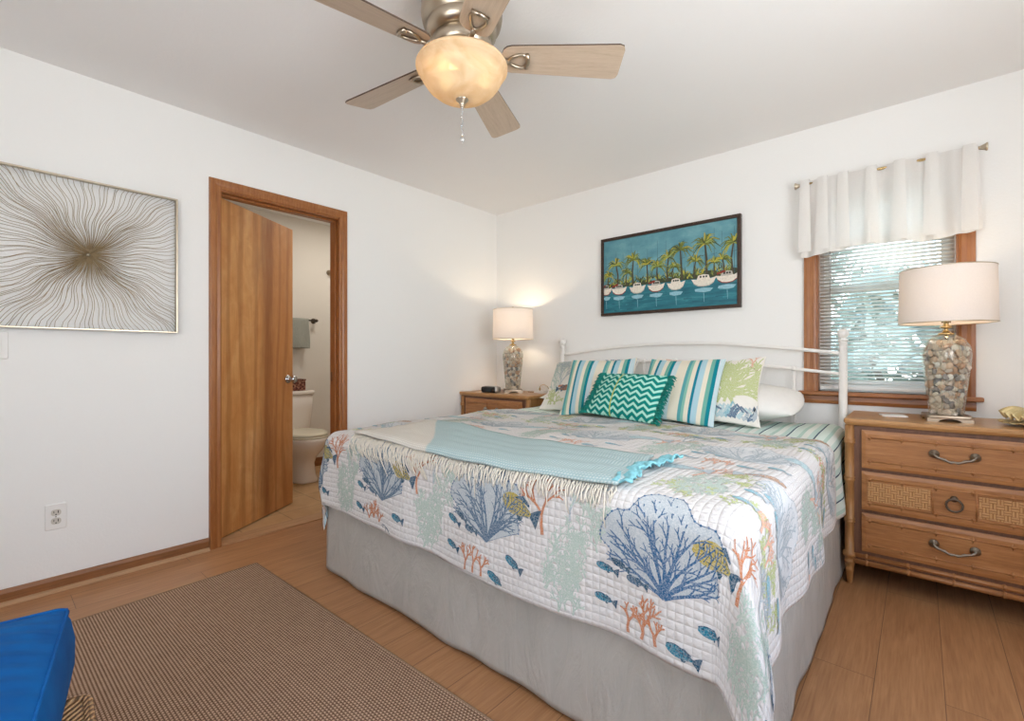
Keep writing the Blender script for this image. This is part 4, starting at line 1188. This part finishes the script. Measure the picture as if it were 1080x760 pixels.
# ------------------------------------------------------------------ ceiling fan
FX, FY = 1.730, -2.042
fan = thing('ceiling_fan', 'flush ceiling fan with five pale wood blades and a lit glass bowl', 'ceiling fan', (FX, FY, H))
mb = MB(); mb.lathe([(.105, 0), (.135, -.004), (.150, -.020), (.152, -.085), (.146, -.110), (.130, -.118), (.132, -.124), (.128, -.150), (.112, -.165), (.095, -.170), (1e-5, -.170)], 48); mb.build('motor_housing', 'nickel', fan)
mb = MB(); mb.lathe([(.100, -.170), (.112, -.176), (.114, -.206), (.104, -.224), (.080, -.228), (1e-5, -.228)], 40); mb.build('flywheel', 'nickel', fan)
mb = MB(); mb.lathe([(.070, -.206), (.060, -.225), (.050, -.240), (.048, -.256), (.046, -.275), (1e-5, -.276)], 40); mb.build('light_fitter', 'nickel', fan)
ZBL = -.234
ANG = [43.6 + 72 * i for i in range(5)]
blade0 = None
for i, a in enumerate(ANG):
    th_ = math.radians(a)
    if blade0 is None:
        pl = []
        L0, L1, wa, wb = .150, .605, .058, .076
        pl += [(L0, -.026), (L0 + .006, -.042), (L0 + .018, -.053), (L0 + .036, -wa), (L1 - .022, -wb), (L1 - .006, -wb + .006), (L1, -wb + .022), (L1, wb - .022), (L1 - .006, wb - .006), (L1 - .022, wb), (L0 + .036, wa), (L0 + .018, .053), (L0 + .006, .042), (L0, .026)]
        mb = MB(); mb.prism(pl, 0, .006, 0, RX(math.radians(-14)), 1)
        b = mb.build('blade', ['blade', 'blade_edge'], fan); blade0 = b
        ib = MB()
        ib.tube([(.085, 0, .002), (.13, 0, -.004), (.175, 0, -.006)], [.010, .009, .008], 8)
        loop = []
        for q in range(20):
            an = 2 * PI * q / 20; loop.append((.215 + .040 * math.cos(an) * (1.0 if math.cos(an) < 0 else .8), .036 * math.sin(an) * (.75 + .25 * math.cos(an)), -.006))
        ib.tube(loop, .0058, 8, True)
        ib.tube([(.243, -.030, -.006), (.249, 0, -.008), (.243, .030, -.006)], .0075, 8)
        ir = ib.build('blade_bracket', 'nickel', b); ir.rotation_euler = (math.radians(-14), 0, 0)
    else:
        b = blade0.copy(); COL.objects.link(b); ir2 = ir.copy(); COL.objects.link(ir2); ir2.parent = b
        b.parent = fan
    b.location = (0, 0, ZBL); b.rotation_euler = (0, 0, th_)
mb = MB(); mb.lathe([(.156, -.256), (.166, -.262), (.171, -.270), (.171, -.279), (.1645, -.2795), (.1645, -.289), (.1585, -.2895), (.149, -.316), (.130, -.343), (.102, -.366), (.066, -.382), (.026, -.389), (1e-5, -.389)], 56); mb.build('glass_bowl', 'alabaster', fan)
mb = MB(); mb.lathe([(.026, -.384), (.022, -.392), (.010, -.404), (.007, -.412), (.008, -.416), (1e-5, -.420)], 20); mb.build('finial', 'nickel', fan)
for dx, dy, s_ in ((-.055, -.035, 1), (.06, .06, .6)):
    mb = MB(); sphere(mb, (dx, dy, -.315), .026, 14); mb.build('light_bulb', 'bulb', fan)
pc = MB()
for q in range(16): sphere(pc, (.004 * math.sin(q), .0, -.420 - .0065 * q), .0029 if q % 5 else .0048, 8)
pch = pc.build('pull_chain', 'chrome', fan)
mb = MB(); sphere(mb, (.002, 0, -.538), .011, 12, 0, .8, .8, 1.2); mb.lathe([(1e-5, -.528), (.004, -.526), (.003, -.515), (.0015, -.510)], 10, 0, TR(.002, 0, 0)); mb.build('chain_drop', 'crystal', pch)
for dx, dy, f_ in ((-.055, -.035, 1), (.06, .06, .22)):
    d = bpy.data.lights.new('fan_bulb_light', 'POINT'); d.energy = P_FAN * f_; d.color = (1.0, .84, .62); d.shadow_soft_size = .04
    o = bpy.data.objects.new('fan_bulb_light', d); COL.objects.link(o); o.location = (FX + dx, FY + dy, H - .300)

# ------------------------------------------------------------------ boat painting above the bed
PW, PH = 1.018, .60
pic = thing('framed_painting', 'framed painting of sailboats and palms over the bed', 'painting', (1.655, -.003, 1.409))
mb = MB(); fw = .022
for (x0, x1, z0, z1) in ((-PW / 2, PW / 2, 0, fw), (-PW / 2, PW / 2, PH - fw, PH), (-PW / 2, -PW / 2 + fw, fw, PH - fw), (PW / 2 - fw, PW / 2, fw, PH - fw)):
    mb.box(x0, x1, -.032, 0, z0, z1)
mb.build('frame', 'frame_dark', pic, bevel=.003)
PPAL = ['pt_sky', 'pt_water', 'pt_skylt', 'pt_waterlt', 'pt_waterdk', 'pt_palm', 'pt_palmlt', 'pt_palmdk', 'pt_trunk', 'pt_boat', 'pt_boatsh', 'pt_red', 'pt_refl', 'pt_hedge', 'pt_mast', 'pt_dark', 'pt_yellow']
mb = MB(); a_, b_ = -PW / 2 + fw, PW / 2 - fw; zh = .225
mb.add([(a_, -.020, zh), (b_, -.020, zh), (b_, -.020, PH - fw), (a_, -.020, PH - fw)], [(0, 1, 2, 3)], 0)
mb.add([(a_, -.020, fw), (b_, -.020, fw), (b_, -.020, zh), (a_, -.020, zh)], [(0, 1, 2, 3)], 1)
mb.box(a_, b_, -.0195, -.004, fw, PH - fw, 1)
rg = random.Random(9); art = Art()
art.strip([(a_ + .002 + (b_ - a_ - .004) * i / 24, zh + .016 + .008 * math.sin(i * 1.7) + (.014 if i > 14 else 0)) for i in range(25)], [(a_ + .002 + (b_ - a_ - .004) * i / 24, zh - .012) for i in range(25)], 'pt_hedge', 0)
for i in range(90):
    x = rg.uniform(a_ + .03, b_ - .03); y = zh + rg.uniform(-.005, .035); 
    for q in range(5): art.ribbon([(x, y), (x + rg.uniform(-.03, .03), y + rg.uniform(.01, .045))], .007, .002, rg.choice(('pt_palm', 'pt_palmlt', 'pt_yellow', 'pt_palmdk', 'pt_hedge')), 1)
for i in range(15):
    x = a_ + .03 + i * .066 + rg.uniform(-.015, .015); art.ribbon([(x, zh), (x, min(PH - fw - .01, zh + rg.uniform(.2, .33)))], .0035, .0015, 'pt_mast', 1)
    art.ribbon([(x - .02, zh + .14), (x + .02, zh + .145)], .002, .0015, 'pt_mast', 1)
def palm(x, h, s_):
    top = (x + rg.uniform(-.012, .012), zh + h)
    art.ribbon([(x + .004, zh - .005), (x + rg.uniform(-.006, .006), zh + h * .5), top], .010 * s_ + .003, .006 * s_ + .002, 'pt_trunk', 2)
    for q in range(34):
        an = rg.uniform(-.75, PI + .75); L = .066 * s_ * rg.uniform(.6, 1.15); c_ = rg.choice(('pt_palm', 'pt_palmlt', 'pt_palmdk', 'pt_yellow', 'pt_palm'))
        art.ribbon([top, (top[0] + L * .6 * math.cos(an), top[1] + L * .6 * math.sin(an) + .006), (top[0] + L * math.cos(an) * 1.02, top[1] + L * math.sin(an) - .020 * s_)], .009 * s_, .0025, c_, 3)
for x, h, s_ in ((-.45, .08, .9), (-.37, .16, 1.1), (-.30, .09, .8), (-.245, .185, 1.2), (-.13, .135, 1.05), (-.05, .11, 1.05), (.02, .165, 1.1), (.06, .09, .8), (.125, .205, 1.25), (.21, .11, .95), (.29, .22, 1.4), (.34, .085, .8), (.40, .10, .9), (.455, .20, 1.2)): palm(x, h, s_)
def boat(x, y, w, red):
    w *= 1.14
    hl = [(x - w / 2, y + .028), (x - w * .30, y + .024), (x, y + .022), (x + w * .30, y + .026), (x + w / 2, y + .034)]
    kl = [(x - w * .40, y), (x - w * .22, y - .018), (x, y - .022), (x + w * .22, y - .018), (x + w * .40, y)]
    art.strip(hl, kl, 'pt_boat', 5); art.ribbon([(p[0], p[1] - .002) for p in kl], .006, .006, 'pt_red' if red else 'pt_boatsh', 6)
    art.strip([(x - w * .22, y + .050), (x, y + .056), (x + w * .2, y + .050)], [(x - w * .28, y + .024), (x, y + .022), (x + w * .25, y + .025)], 'pt_boatsh' if red else 'pt_boat', 5)
    for q in (-.12, .0, .11): art.strip([(x + w * q - .006, y + .046), (x + w * q + .006, y + .046)], [(x + w * q - .006, y + .034), (x + w * q + .006, y + .034)], 'pt_dark', 6)
    if red: art.strip([(x - w * .45, y + .045), (x - w * .1, y + .062)], [(x - w * .42, y + .034), (x - w * .05, y + .048)], 'pt_red', 6)
    art.strip([(x - w * .36, y - .040), (x, y - .034), (x + w * .38, y - .040)], [(x - w * .34 + rg.uniform(-.01, .01), y - .056), (x + rg.uniform(-.01, .01), y - .066), (x + w * .26, y - .060)], 'pt_refl', 4)
    art.ribbon([(x, y - .07), (x + .003, y - .13)], .004, .002, 'pt_refl', 4)
for i, (x, y, w) in enumerate(((-.465, .185, .085), (-.355, .180, .115), (-.205, .178, .115), (-.06, .176, .115), (.085, .176, .115), (.275, .182, .145), (.425, .190, .13))): boat(x, y, w, i in (0, 1, 3, 6))
for i in range(34):
    x = rg.uniform(a_ + .03, b_ - .08); y = rg.uniform(fw + .01, zh - .06); art.ribbon([(x, y), (x + rg.uniform(.02, .06), y + rg.uniform(-.003, .003))], .006, .002, rg.choice(('pt_waterlt', 'pt_waterdk')), 1)
def ppt(x, z):
    x = np.clip(x, a_ + .001, b_ - .001); z = np.clip(z, fw + .001, PH - fw - .001)
    return np.stack([x, np.full_like(x, -.0202), z], -1), np.tile(np.array([0, -1.0, 0]), (len(x), 1))
art.emit(mb, ppt, PPAL, .0003, .00045)
mb.build('canvas', PPAL, pic)

# ------------------------------------------------------------------ sunburst wire sculpture on the left wall
SY, SZ, SH = -2.895, 1.574, .358
sb = thing('wall_sculpture', 'square sunburst wall sculpture of wavy gold wires in a thin frame', 'wall art', (.004, SY, SZ))
mb = MB(); f0, f1, dp = SH, SH - .007, .030
for (y0, y1, z0, z1) in ((-f0, f0, f1, f0), (-f0, f0, -f0, -f1), (-f0, -f1, -f1, f1), (f1, f0, -f1, f1)): mb.box(0, dp, y0, y1, z0, z1)
mb.build('frame', 'champ', sb, bevel=.001)
rg = random.Random(17); NW = 148; rest = MB()
order = list(range(NW)); rg.shuffle(order); solo = set(order[:99])
for i in range(NW):
    t = (i + rg.uniform(-.3, .3)) / NW * 4; sd = int(t) % 4; f = (t % 1) * 2 - 1
    e = [(f1, f * f1), (-f * f1, f1), (-f1, -f * f1), (f * f1, -f1)][sd]
    d = Vector((e[0], e[1])); L = d.length; n2 = Vector((-d.y, d.x)) / L; ph = rg.uniform(0, 1.2) + i * .05; am = rg.uniform(.006, .012)
    pts = []; kn = 15; dep = rg.uniform(.010, .026)
    for j in range(kn):
        q = .02 + .98 * j / (kn - 1); wob = am * math.sin(q * L / .068 * 2 + ph) * min(1, q * 2.2) * (1 - .5 * (q > .97))
        p = d * q + n2 * wob
        pts.append((dep * (1 - .55 * q) + .012 * (1 - q) ** 3 + .004, max(-f1, min(f1, p.x)), max(-f1, min(f1, p.y))))
    w = MB() if i in solo else rest
    w.tube(pts, [.0013 - .0003 * j / kn for j in range(kn)], 4)
    if i in solo: w.build('wire', 'wire', sb)
rest.build('wire_spray', 'wire', sb)['kind'] = 'stuff'
mb = MB(); sphere(mb, (.030, 0, 0), .009, 10); mb.build('hub', 'champ', sb)

# ------------------------------------------------------------------ switch and outlet on the left wall
def plate(t, mat='white_plastic', w=.074, h=.118):
    mb = MB(); pl = rounded(w, h, .005, 3); mb.loft([[(.0, y, z) for y, z in pl], [(.004, y, z) for y, z in pl], [(.0065, y * .93, z * .95) for y, z in pl]], smooth=False); return mb.build('cover_plate', mat, t)
ot = thing('wall_outlet', 'white double socket wall outlet low on the left wall', 'outlet', (0, -3.003, .345)); plate(ot)
for sz in (-1, 1):
    mb = MB(); pl = rounded(.034, .029, .012, 5); mb.loft([[(.006, y, z + sz * .0195) for y, z in pl], [(.0085, y, z + sz * .0195) for y, z in pl]], smooth=False)
    rc = mb.build('receptacle', 'outlet_grey', ot)
    mb = MB(); mb.box(.0085, .0090, -.0085, -.0060, sz * .0195 - .002, sz * .0195 + .008); mb.box(.0085, .0090, .0055, .0085, sz * .0195 - .003, sz * .0195 + .009)
    mb.lathe([(.0028, 0), (.0028, .0006)], 10, 0, TR(.0085, 0, sz * .0195 - .0085) @ RY(PI / 2)); mb.build('slot', 'slot_dark', rc)
mb = MB(); mb.lathe([(.003, 0), (.002, .001), (1e-5, .0012)], 10, 0, TR(.0065, 0, 0) @ RY(PI / 2)); mb.build('screw', 'pewter', ot)
sw = thing('light_switch', 'white wall switch plate below the wire sculpture', 'light switch', (0, -3.19, 1.138)); plate(sw, 'white_plastic', .074, .122)
mb = MB(); mb.box(.006, .012, -.016, .016, -.033, .033); mb.build('rocker', 'white_plastic', sw, bevel=.002)

# ------------------------------------------------------------------ window blind, rod and valance
bd = thing('window_blind', 'lowered white mini blind with open slats in the window', 'blind', ((WX0 + WX1) / 2, .035, WZ0))
bw = (WX1 - WX0) / 2 - .014
MB().box(-bw, bw, -.014, .014, WZ1 - WZ0 - .045, WZ1 - WZ0 - .010).build('headrail', 'white_plastic', bd)
NS = 52; z0 = .035; pitch = (WZ1 - WZ0 - .06 - z0) / NS
sl0 = None
for i in range(NS):
    z = z0 + pitch * (i + .5)
    if sl0 is None:
        mb = MB(); pr = [(-.0125, -.0010), (-.006, .0012), (0, .0019), (.006, .0012), (.0125, -.0010)]
        vs = [(x, y, zz) for x in (-bw, bw) for y, zz in pr]; n = len(pr)
        mb.add(vs, [(j, j + 1, n + j + 1, n + j) for j in range(n - 1)], 0, True)
        sl = mb.build('slat', 'slat', bd); sm = sl.modifiers.new('solid', 'SOLIDIFY'); sm.thickness = .0008; sl0 = sl
    else:
        sl = sl0.copy(); COL.objects.link(sl); sl.parent = bd
    sl.location = (0, 0, z); sl.rotation_euler = (math.radians(-24), 0, 0)
MB().box(-bw, bw, -.012, .012, .010, .026).build('bottom_rail', 'white_plastic', bd, bevel=.003)
for x_ in (-bw + .07, bw - .07):
    mb = MB()
    for y_ in (-.013, .013): mb.tube([(x_, y_, .02), (x_, y_, WZ1 - WZ0 - .03)], .0007, 4)
    mb.build('ladder_cord', 'white_plastic', bd)
mb = MB(); mb.tube([(-bw + .05, -.020, WZ1 - WZ0 - .04), (-bw + .052, -.022, .55)], .003, 6); mb.build('tilt_wand', 'crystal', bd)

rod = thing('curtain_rod', 'slim brass curtain rod with flared ends over the window', 'curtain rod', (2.87, -.075, 2.090))
mb = MB(); mb.tube([(-.385, 0, 0), (.385, 0, 0)], .008, 10); mb.build('rod', 'brass', rod)
for sg in (-1, 1):
    mb = MB(); mb.lathe([(.008, 0), (.011, .002), (.011, .010), (.007, .014), (.008, .026), (.014, .042), (.020, .050), (.018, .054), (1e-5, .055)], 16, 0, TR(sg * .345, 0, 0) @ RY(sg * PI / 2)); mb.build('finial', 'champ', rod)
    mb = MB(); mb.tube([(sg * .352, 0, -.004), (sg * .352, .05, -.010), (sg * .352, .073, -.010)], .004, 6); mb.box(sg * .352 - .009, sg * .352 + .009, .066, .0735, -.035, .015); mb.build('bracket', 'brass', rod)

val = thing('window_valance', 'short sheer white tab top valance hanging from the rod', 'curtain', (2.87, -.075, 2.090))
mb = MB(); tabs = [-.345, -.26, -.165, -.04, .075, .20, .335]
def vpt(s, t):
    x = -.355 + .72 * s; lowx = -.365 + .745 * s
    pl = 0
    for tx in tabs: pl += math.exp(-((x - tx) / .020) ** 2)
    fold = .016 * math.sin(s * 27 + .5) + .010 * math.sin(s * 55)
    tt = t
    y = -.010 - .008 * pl * (1 - .6 * tt) + fold * (.35 + .9 * tt) - .012 * tt
    if s > .9: y -= .05 * tt * (s - .9) * 10 * .5
    z = .014 + .008 * pl * (tt < .1) - (.415 + .012 * math.sin(s * 9 + 1) + .012 * (1 - s)) * tt
    return (x + (lowx - x) * tt, y, z)
ss_ = list(np.linspace(0, 1, 150))
mb.grid(vpt, ss_, list(np.linspace(0, 1, 26)), 0)
mb.build('panel', 'sheer', val)
mb = MB()      # rod pocket behind, and doubled hem
mb.grid(lambda s, t: (vpt(s, t * .16)[0], .011 + .002 * math.sin(s * 50), vpt(s, t * .2)[2]), list(np.linspace(.01, .99, 90)), list(np.linspace(0, 1, 5)), 0)
mb.build('rod_pocket', 'sheer', val)
mb = MB(); mb.grid(lambda s, t: tuple(Vector(vpt(s, .90 + .10 * t)) + Vector((0, .0025, 0))), ss_, list(np.linspace(0, 1, 5)), 0); mb.build('hem', 'sheer', val)
for tx in tabs:
    mb = MB()
    mb.grid(lambda a, b: (tx + (a - .5) * (.045 + .02 * b), -.026 - .006 * math.sin(a * PI) - .012 * b + .012 * math.sin(tx * 40 + b * 2) * b, .020 - .415 * b), [0, .25, .5, .75, 1], list(np.linspace(0, 1, 8)), 0)
    mb.grid(lambda a, b: (tx + (a - .5) * .045, -.022 + .034 * b, .020 + .004 * math.sin(b * PI)), [0, .5, 1], list(np.linspace(0, 1, 6)), 0)
    mb.build('tab', 'sheer', val)

# ------------------------------------------------------------------ small things on the nightstands
ck = thing('alarm_clock', 'small black alarm clock on the corner nightstand beside the lamp', 'clock', (.285, -.385, DH), math.radians(6))
mb = MB(); pl = rounded(.15, .048, .018, 5)
mb.loft([[(x * k_, y_, .026 + z * k_) for x, z in pl] for k_, y_ in ((.94, -.036), (1, -.030), (1, .025), (.9, .034))], smooth=True); body = mb.build('case', 'black_plastic', ck)
mb = MB(); pl2 = rounded(.075, .032, .006, 4); mb.loft([[(x - .005, y_, .026 + z) for x, z in pl2] for y_ in (-.036, -.0375)], smooth=False); mb.build('display', 'display', ck)
mb = MB(); pl3 = rounded(.16, .054, .022, 5); mb.loft([[(x * k_, y_, .027 + z * k_) for x, z in pl3] for k_, y_ in ((1, .004), (1, .022))], smooth=True); mb.loft([[(x_, z * .9 , .027 + y * .9) for z, y in rounded(.070, .050, .014, 4)] for x_ in (.058, .086)], smooth=True); mb.build('silver_band', 'silver_plastic', ck)
for x_ in (-.05, .05): MB().box(x_ - .012, x_ + .012, -.02, .02, 0, .004).build('foot', 'black_plastic', ck)
pk = thing('charger_box', 'small white box with a looped gold cord beside the left lamp', 'charger', (.655, -.165, DH))
mb = MB(); mb.prism(rounded(.105, .07, .014, 4), 0, .022); mb.build('case', 'white_plastic', pk, bevel=.003)
mb = MB(); mb.tube([(-.01, 0, .022), (-.012, 0, .045), (0, .0, .066), (.03, .005, .072), (.06, .01, .058), (.078, .014, .03), (.085, .02, .006), (.10, .05, .003)], .0028, 8)
mb.tube([(-.01, 0, .020), (-.01, 0, .042)], .007, 10); mb.build('cord', 'brass', pk)
lc = MB(); lc.tube([(.03 * i, .012 * math.sin(i * 1.1), .0035) for i in range(8)], .003, 6)
o = lc.build('lamp_cord', 'brass', None, (.505, -.15, DH)); tag(o, 'thin gold lamp cord lying on the corner nightstand', 'cord')
mb = MB(); mb.prism(rounded(.10, .085, .006, 3), 0, .007); o = mb.build('coaster', 'white_plastic', None, (2.925, -.235, DH), (0, 0, .25), bevel=.0015); tag(o, 'small square white coaster on the right dresser', 'coaster')

# gold shell sculpture on the right dresser
sh = thing('shell_ornament', 'pale gold ribbed seashell ornament at the right end of the dresser', 'ornament', (3.345, -.30, DH), math.radians(-10))
mb = MB(); n = 44
def clam_pt(a, b):
    """ribbed half shell, hinge at +x, fluted lip"""
    th = -1.25 + 2.5 * a; rr = .115 * b; rib = 1 + .06 * math.sin(a * 2 * PI * 9) * b
    x = -rr * math.cos(th) * rib + .06; y = rr * math.sin(th) * 1.0 * rib
    z = .010 + .060 * math.sin(b * PI * .78) * math.cos(th * .75) ** .8 + .013 * math.sin(a * 2 * PI * 9) * b + .012 * (1 - b)
    return (x, y, z)
mb.grid(clam_pt, list(np.linspace(0, 1, 70)), list(np.linspace(.03, 1, 20)), 0)
o = mb.build('upper_shell', 'gold_shell', sh); sm = o.modifiers.new('solid', 'SOLIDIFY'); sm.thickness = .004
mb = MB(); mb.grid(lambda a, b: (lambda p: (p[0] - .004, p[1] * 1.04, .004 + .012 * b * b + .003 * math.sin(a * 2 * PI * 7) * b))(clam_pt(a, b)), list(np.linspace(0, 1, 70)), list(np.linspace(.03, 1, 12)), 0)
o = mb.build('lower_shell', 'gold_shell', sh); sm = o.modifiers.new('solid', 'SOLIDIFY'); sm.thickness = .003; sm.offset = 1
mb = MB()
for i in range(9):
    a = i * .62; mb.tube([(.055 + .016 * math.cos(a), .016 * math.sin(a), .060 + .004 * i), (.055 + .022 * math.cos(a + .4), .022 * math.sin(a + .4), .066 + .004 * i)], [.010 - .0006 * i, .004], 8)
mb.build('coral_knob', 'pewter', sh)

# ------------------------------------------------------------------ rug and blue cushioned seat
mb = MB(); mb.box(-1.24, 1.24, -.84, .84, 0, .009); rg_ = mb.build('area_rug', 'rug', None, (1.675, -3.09, .0005), (0, 0, math.radians(1.5))); tag(rg_, 'brown woven sisal rug on the floor beside the bed', 'rug')
mb = MB()
for pts in (((-1.24, -.84), (1.24, -.84)), ((1.24, -.84), (1.24, .84)), ((1.24, .84), (-1.24, .84)), ((-1.24, .84), (-1.24, -.84))):
    mb.tube([(pts[0][0], pts[0][1], .006), (pts[1][0], pts[1][1], .006)], .0058, 6)
mb.build('binding', 'rug_edge', rg_)
YC = math.radians(-4)
st = thing('wicker_seat', 'low woven wicker seat under a blue cushion in the left front corner', 'seat', (1.735, -3.412, 0.0105), YC)
mb = MB()
for (z_, k_) in ((.0, 1),):
    rings = []
    for z, g in ((.04, .92), (.13, .97), (.222, 1.0), (.232, .985)): rings.append([(x * g, y * g, z) for x, y in rounded(.58, .66, .02, 3)])
    mb.loft(rings, smooth=False)
mb.build('woven_body', 'rattan', st)
mb = MB(); pl = [(x, y, .228) for x, y in rounded(.585, .665, .022, 3)]; mb.tube(pl, .011, 8, True); mb.build('woven_rim', 'rattan', st)
for x_ in (-.24, .24):
    for y_ in (-.28, .28):
        mb = MB(); mb.tube([(x_, y_, 0), (x_, y_, .09)], [.016, .02], 10); mb.build('leg', 'trim', st)
cu = thing('seat_cushion', 'bright blue box cushion with piped edges on the wicker seat', 'cushion', (1.664, -3.463, .2535), math.radians(-10.5))
mb = MB(); cw, cd, chh = .70, .66, .190
def box_cushion(z, bulge):
    out = []
    for x, y in rounded(cw, cd, .045, 6): out.append((x, y, z))
    return out
rings = []
for z, g in ((0, .955), (.012, .985), (.06, 1.014), (.12, 1.016), (.168, .995), (chh, .968)):
    rings.append([(x * g, y * g, z) for x, y in rounded(cw, cd, .045, 6)])
mb.loft(rings, cap=False)
def topf(sg, z):
    N_ = 34
    mb.grid(lambda a, b: (a * (cw / 2) * .968 * (1 - .0 * b * b), b * (cd / 2) * .968, z + sg * (.040 * (1 - a ** 4) * (1 - b ** 4) + (.004 * math.sin(a * 42 + 1.2 * math.sin(b * 3)) * (abs(b) ** 3) * (1 - b ** 6) if sg > 0 else 0))), list(np.linspace(-1, 1, 70)), list(np.linspace(-1, 1, N_)), 0, sg < 0)
topf(1, chh); topf(-.25, 0.004)
mb.build('cushion_cover', 'blue', cu)
mb = MB()
for z, g in ((chh, .972),): mb.tube([(x * g, y * g, z) for x, y in rounded(cw, cd, .030, 6)], .004, 6, True)
mb.build('piping', 'blue', cu)

# ------------------------------------------------------------------ bathroom
TX, TY = -1.515, -1.36
tl = thing('toilet', 'beige porcelain toilet seen through the bathroom doorway', 'toilet', (TX, TY, .006))
def ell(cx_, rx, ry, z, n=36, sq=2.0):
    out = []
    for i in range(n):
        a = 2 * PI * i / n; c_, s_ = math.cos(a), math.sin(a)
        out.append((cx_ + rx * math.copysign(abs(c_) ** (2 / sq), c_), ry * math.copysign(abs(s_) ** (2 / sq), s_), z))
    return out
mb = MB()
mb.loft([ell(.40, .19, .105, 0, sq=3), ell(.40, .19, .108, .02, sq=3), ell(.40, .175, .095, .06, sq=2.6), ell(.40, .165, .09, .16, sq=2.4), ell(.42, .185, .11, .22), ell(.44, .225, .150, .28), ell(.455, .25, .178, .34), ell(.46, .255, .185, .375), ell(.46, .25, .18, .388)]); mb.build('bowl', 'porcelain', tl)
mb = MB()
mb.loft([ell(.125, .085, .18, .375, sq=5), ell(.12, .092, .195, .42, sq=5), ell(.115, .10, .215, .60, sq=6), ell(.115, .102, .22, .735, sq=6)]); mb.build('tank', 'porcelain', tl)
mb = MB(); mb.loft([ell(.115, .108, .228, .735, sq=6), ell(.115, .112, .234, .745, sq=6), ell(.115, .112, .234, .762, sq=6), ell(.115, .104, .226, .772, sq=6)]); mb.build('tank_lid', 'porcelain', tl)
mb = MB(); mb.loft([ell(.455, .25, .186, .390), ell(.455, .255, .190, .398), ell(.455, .25, .186, .408)]); mb.build('seat', 'seat_cream', tl)
mb = MB(); mb.loft([ell(.452, .25, .186, .410), ell(.452, .255, .190, .420), ell(.452, .245, .182, .430), ell(.452, .20, .145, .437)]); mb.build('seat_lid', 'seat_cream', tl)
mb = MB(); mb.lathe([(.010, 0), (.010, .012), (1e-5, .014)], 12, 0, TR(.215, -.15, .68) @ RY(PI / 2)); mb.tube([(.228, -.15, .68), (.23, -.09, .672)], [.006, .004], 8); mb.build('flush_lever', 'chrome', tl)
bx = thing('tissue_box', 'dark red woven tissue box on the toilet tank', 'tissue box', (TX + .115, TY + .03, .006 + .772))
mb = MB(); mb.box(-.065, .065, -.12, .12, 0, .095); mb.build('woven_case', 'basket_red', bx, bevel=.006)
mb = MB(); mb.box(-.068, .068, -.123, .123, .095, .108); mb.build('lid', 'basket_red', bx, bevel=.004)
tb = thing('towel_bar', 'bronze towel bar on the bathroom wall over the toilet', 'towel bar', (BX, -1.34, 1.452))
mb = MB(); mb.tube([(.065, -.30, 0), (.065, .30, 0)], .009, 10); mb.build('bar', 'bronze', tb)
for y_ in (-.29, .29):
    mb = MB(); mb.lathe([(.026, 0), (.026, .006), (.016, .012), (.010, .02), (.010, .055), (.016, .062), (.014, .076), (1e-5, .08)], 18, 0, TR(0, y_, 0) @ RY(PI / 2)); mb.build('bracket', 'bronze', tb)
tw = thing('hand_towel', 'folded grey hand towel hanging over the towel bar', 'towel', (BX + .065, -1.30, 1.452))
mb = MB()
def tpt(a, b):
    w = .005 * math.sin(a * 21) + .004 * math.sin(a * 9 + b * 3); y = -.17 + .34 * a
    if b < .45: q = b / .45; return (.0145 + .012 * (1 - q) + w * (1 - q), y + .004 * math.sin(5 * q), -.275 * (1 - q))
    if b < .55: q = (b - .45) / .1; an = PI * q; return (.0145 * math.cos(an), y, .0145 * math.sin(an))
    q = (b - .55) / .45; return (-.0145 - .008 * q + w * q * .6, y, -.24 * q)
mb.grid(tpt, list(np.linspace(0, 1, 40)), list(np.linspace(0, 1, 50)), 0)
o = mb.build('cloth', 'grey_towel', tw); sm = o.modifiers.new('solid', 'SOLIDIFY'); sm.thickness = .004; sm.offset = 0
hk = thing('robe_hook', 'round metal hook high on the bathroom wall beside the door jamb', 'hook', (BX, -.885, 1.955))
mb = MB(); mb.lathe([(.028, 0), (.028, .006), (.014, .010), (.010, .03), (.018, .04), (.020, .05), (1e-5, .056)], 20, 0, RY(PI / 2)); mb.build('knob', 'nickel', hk)
d = bpy.data.lights.new('bathroom_fill_light', 'AREA'); d.shape = 'DISK'; d.size = .35; d.energy = P_BATH; d.color = (1.0, .94, .86)  # added lamp without a visible fixture, brightens the bathroom
o = bpy.data.objects.new('bathroom_fill_light', d); COL.objects.link(o); o.location = (-.75, -1.0, H - .03)
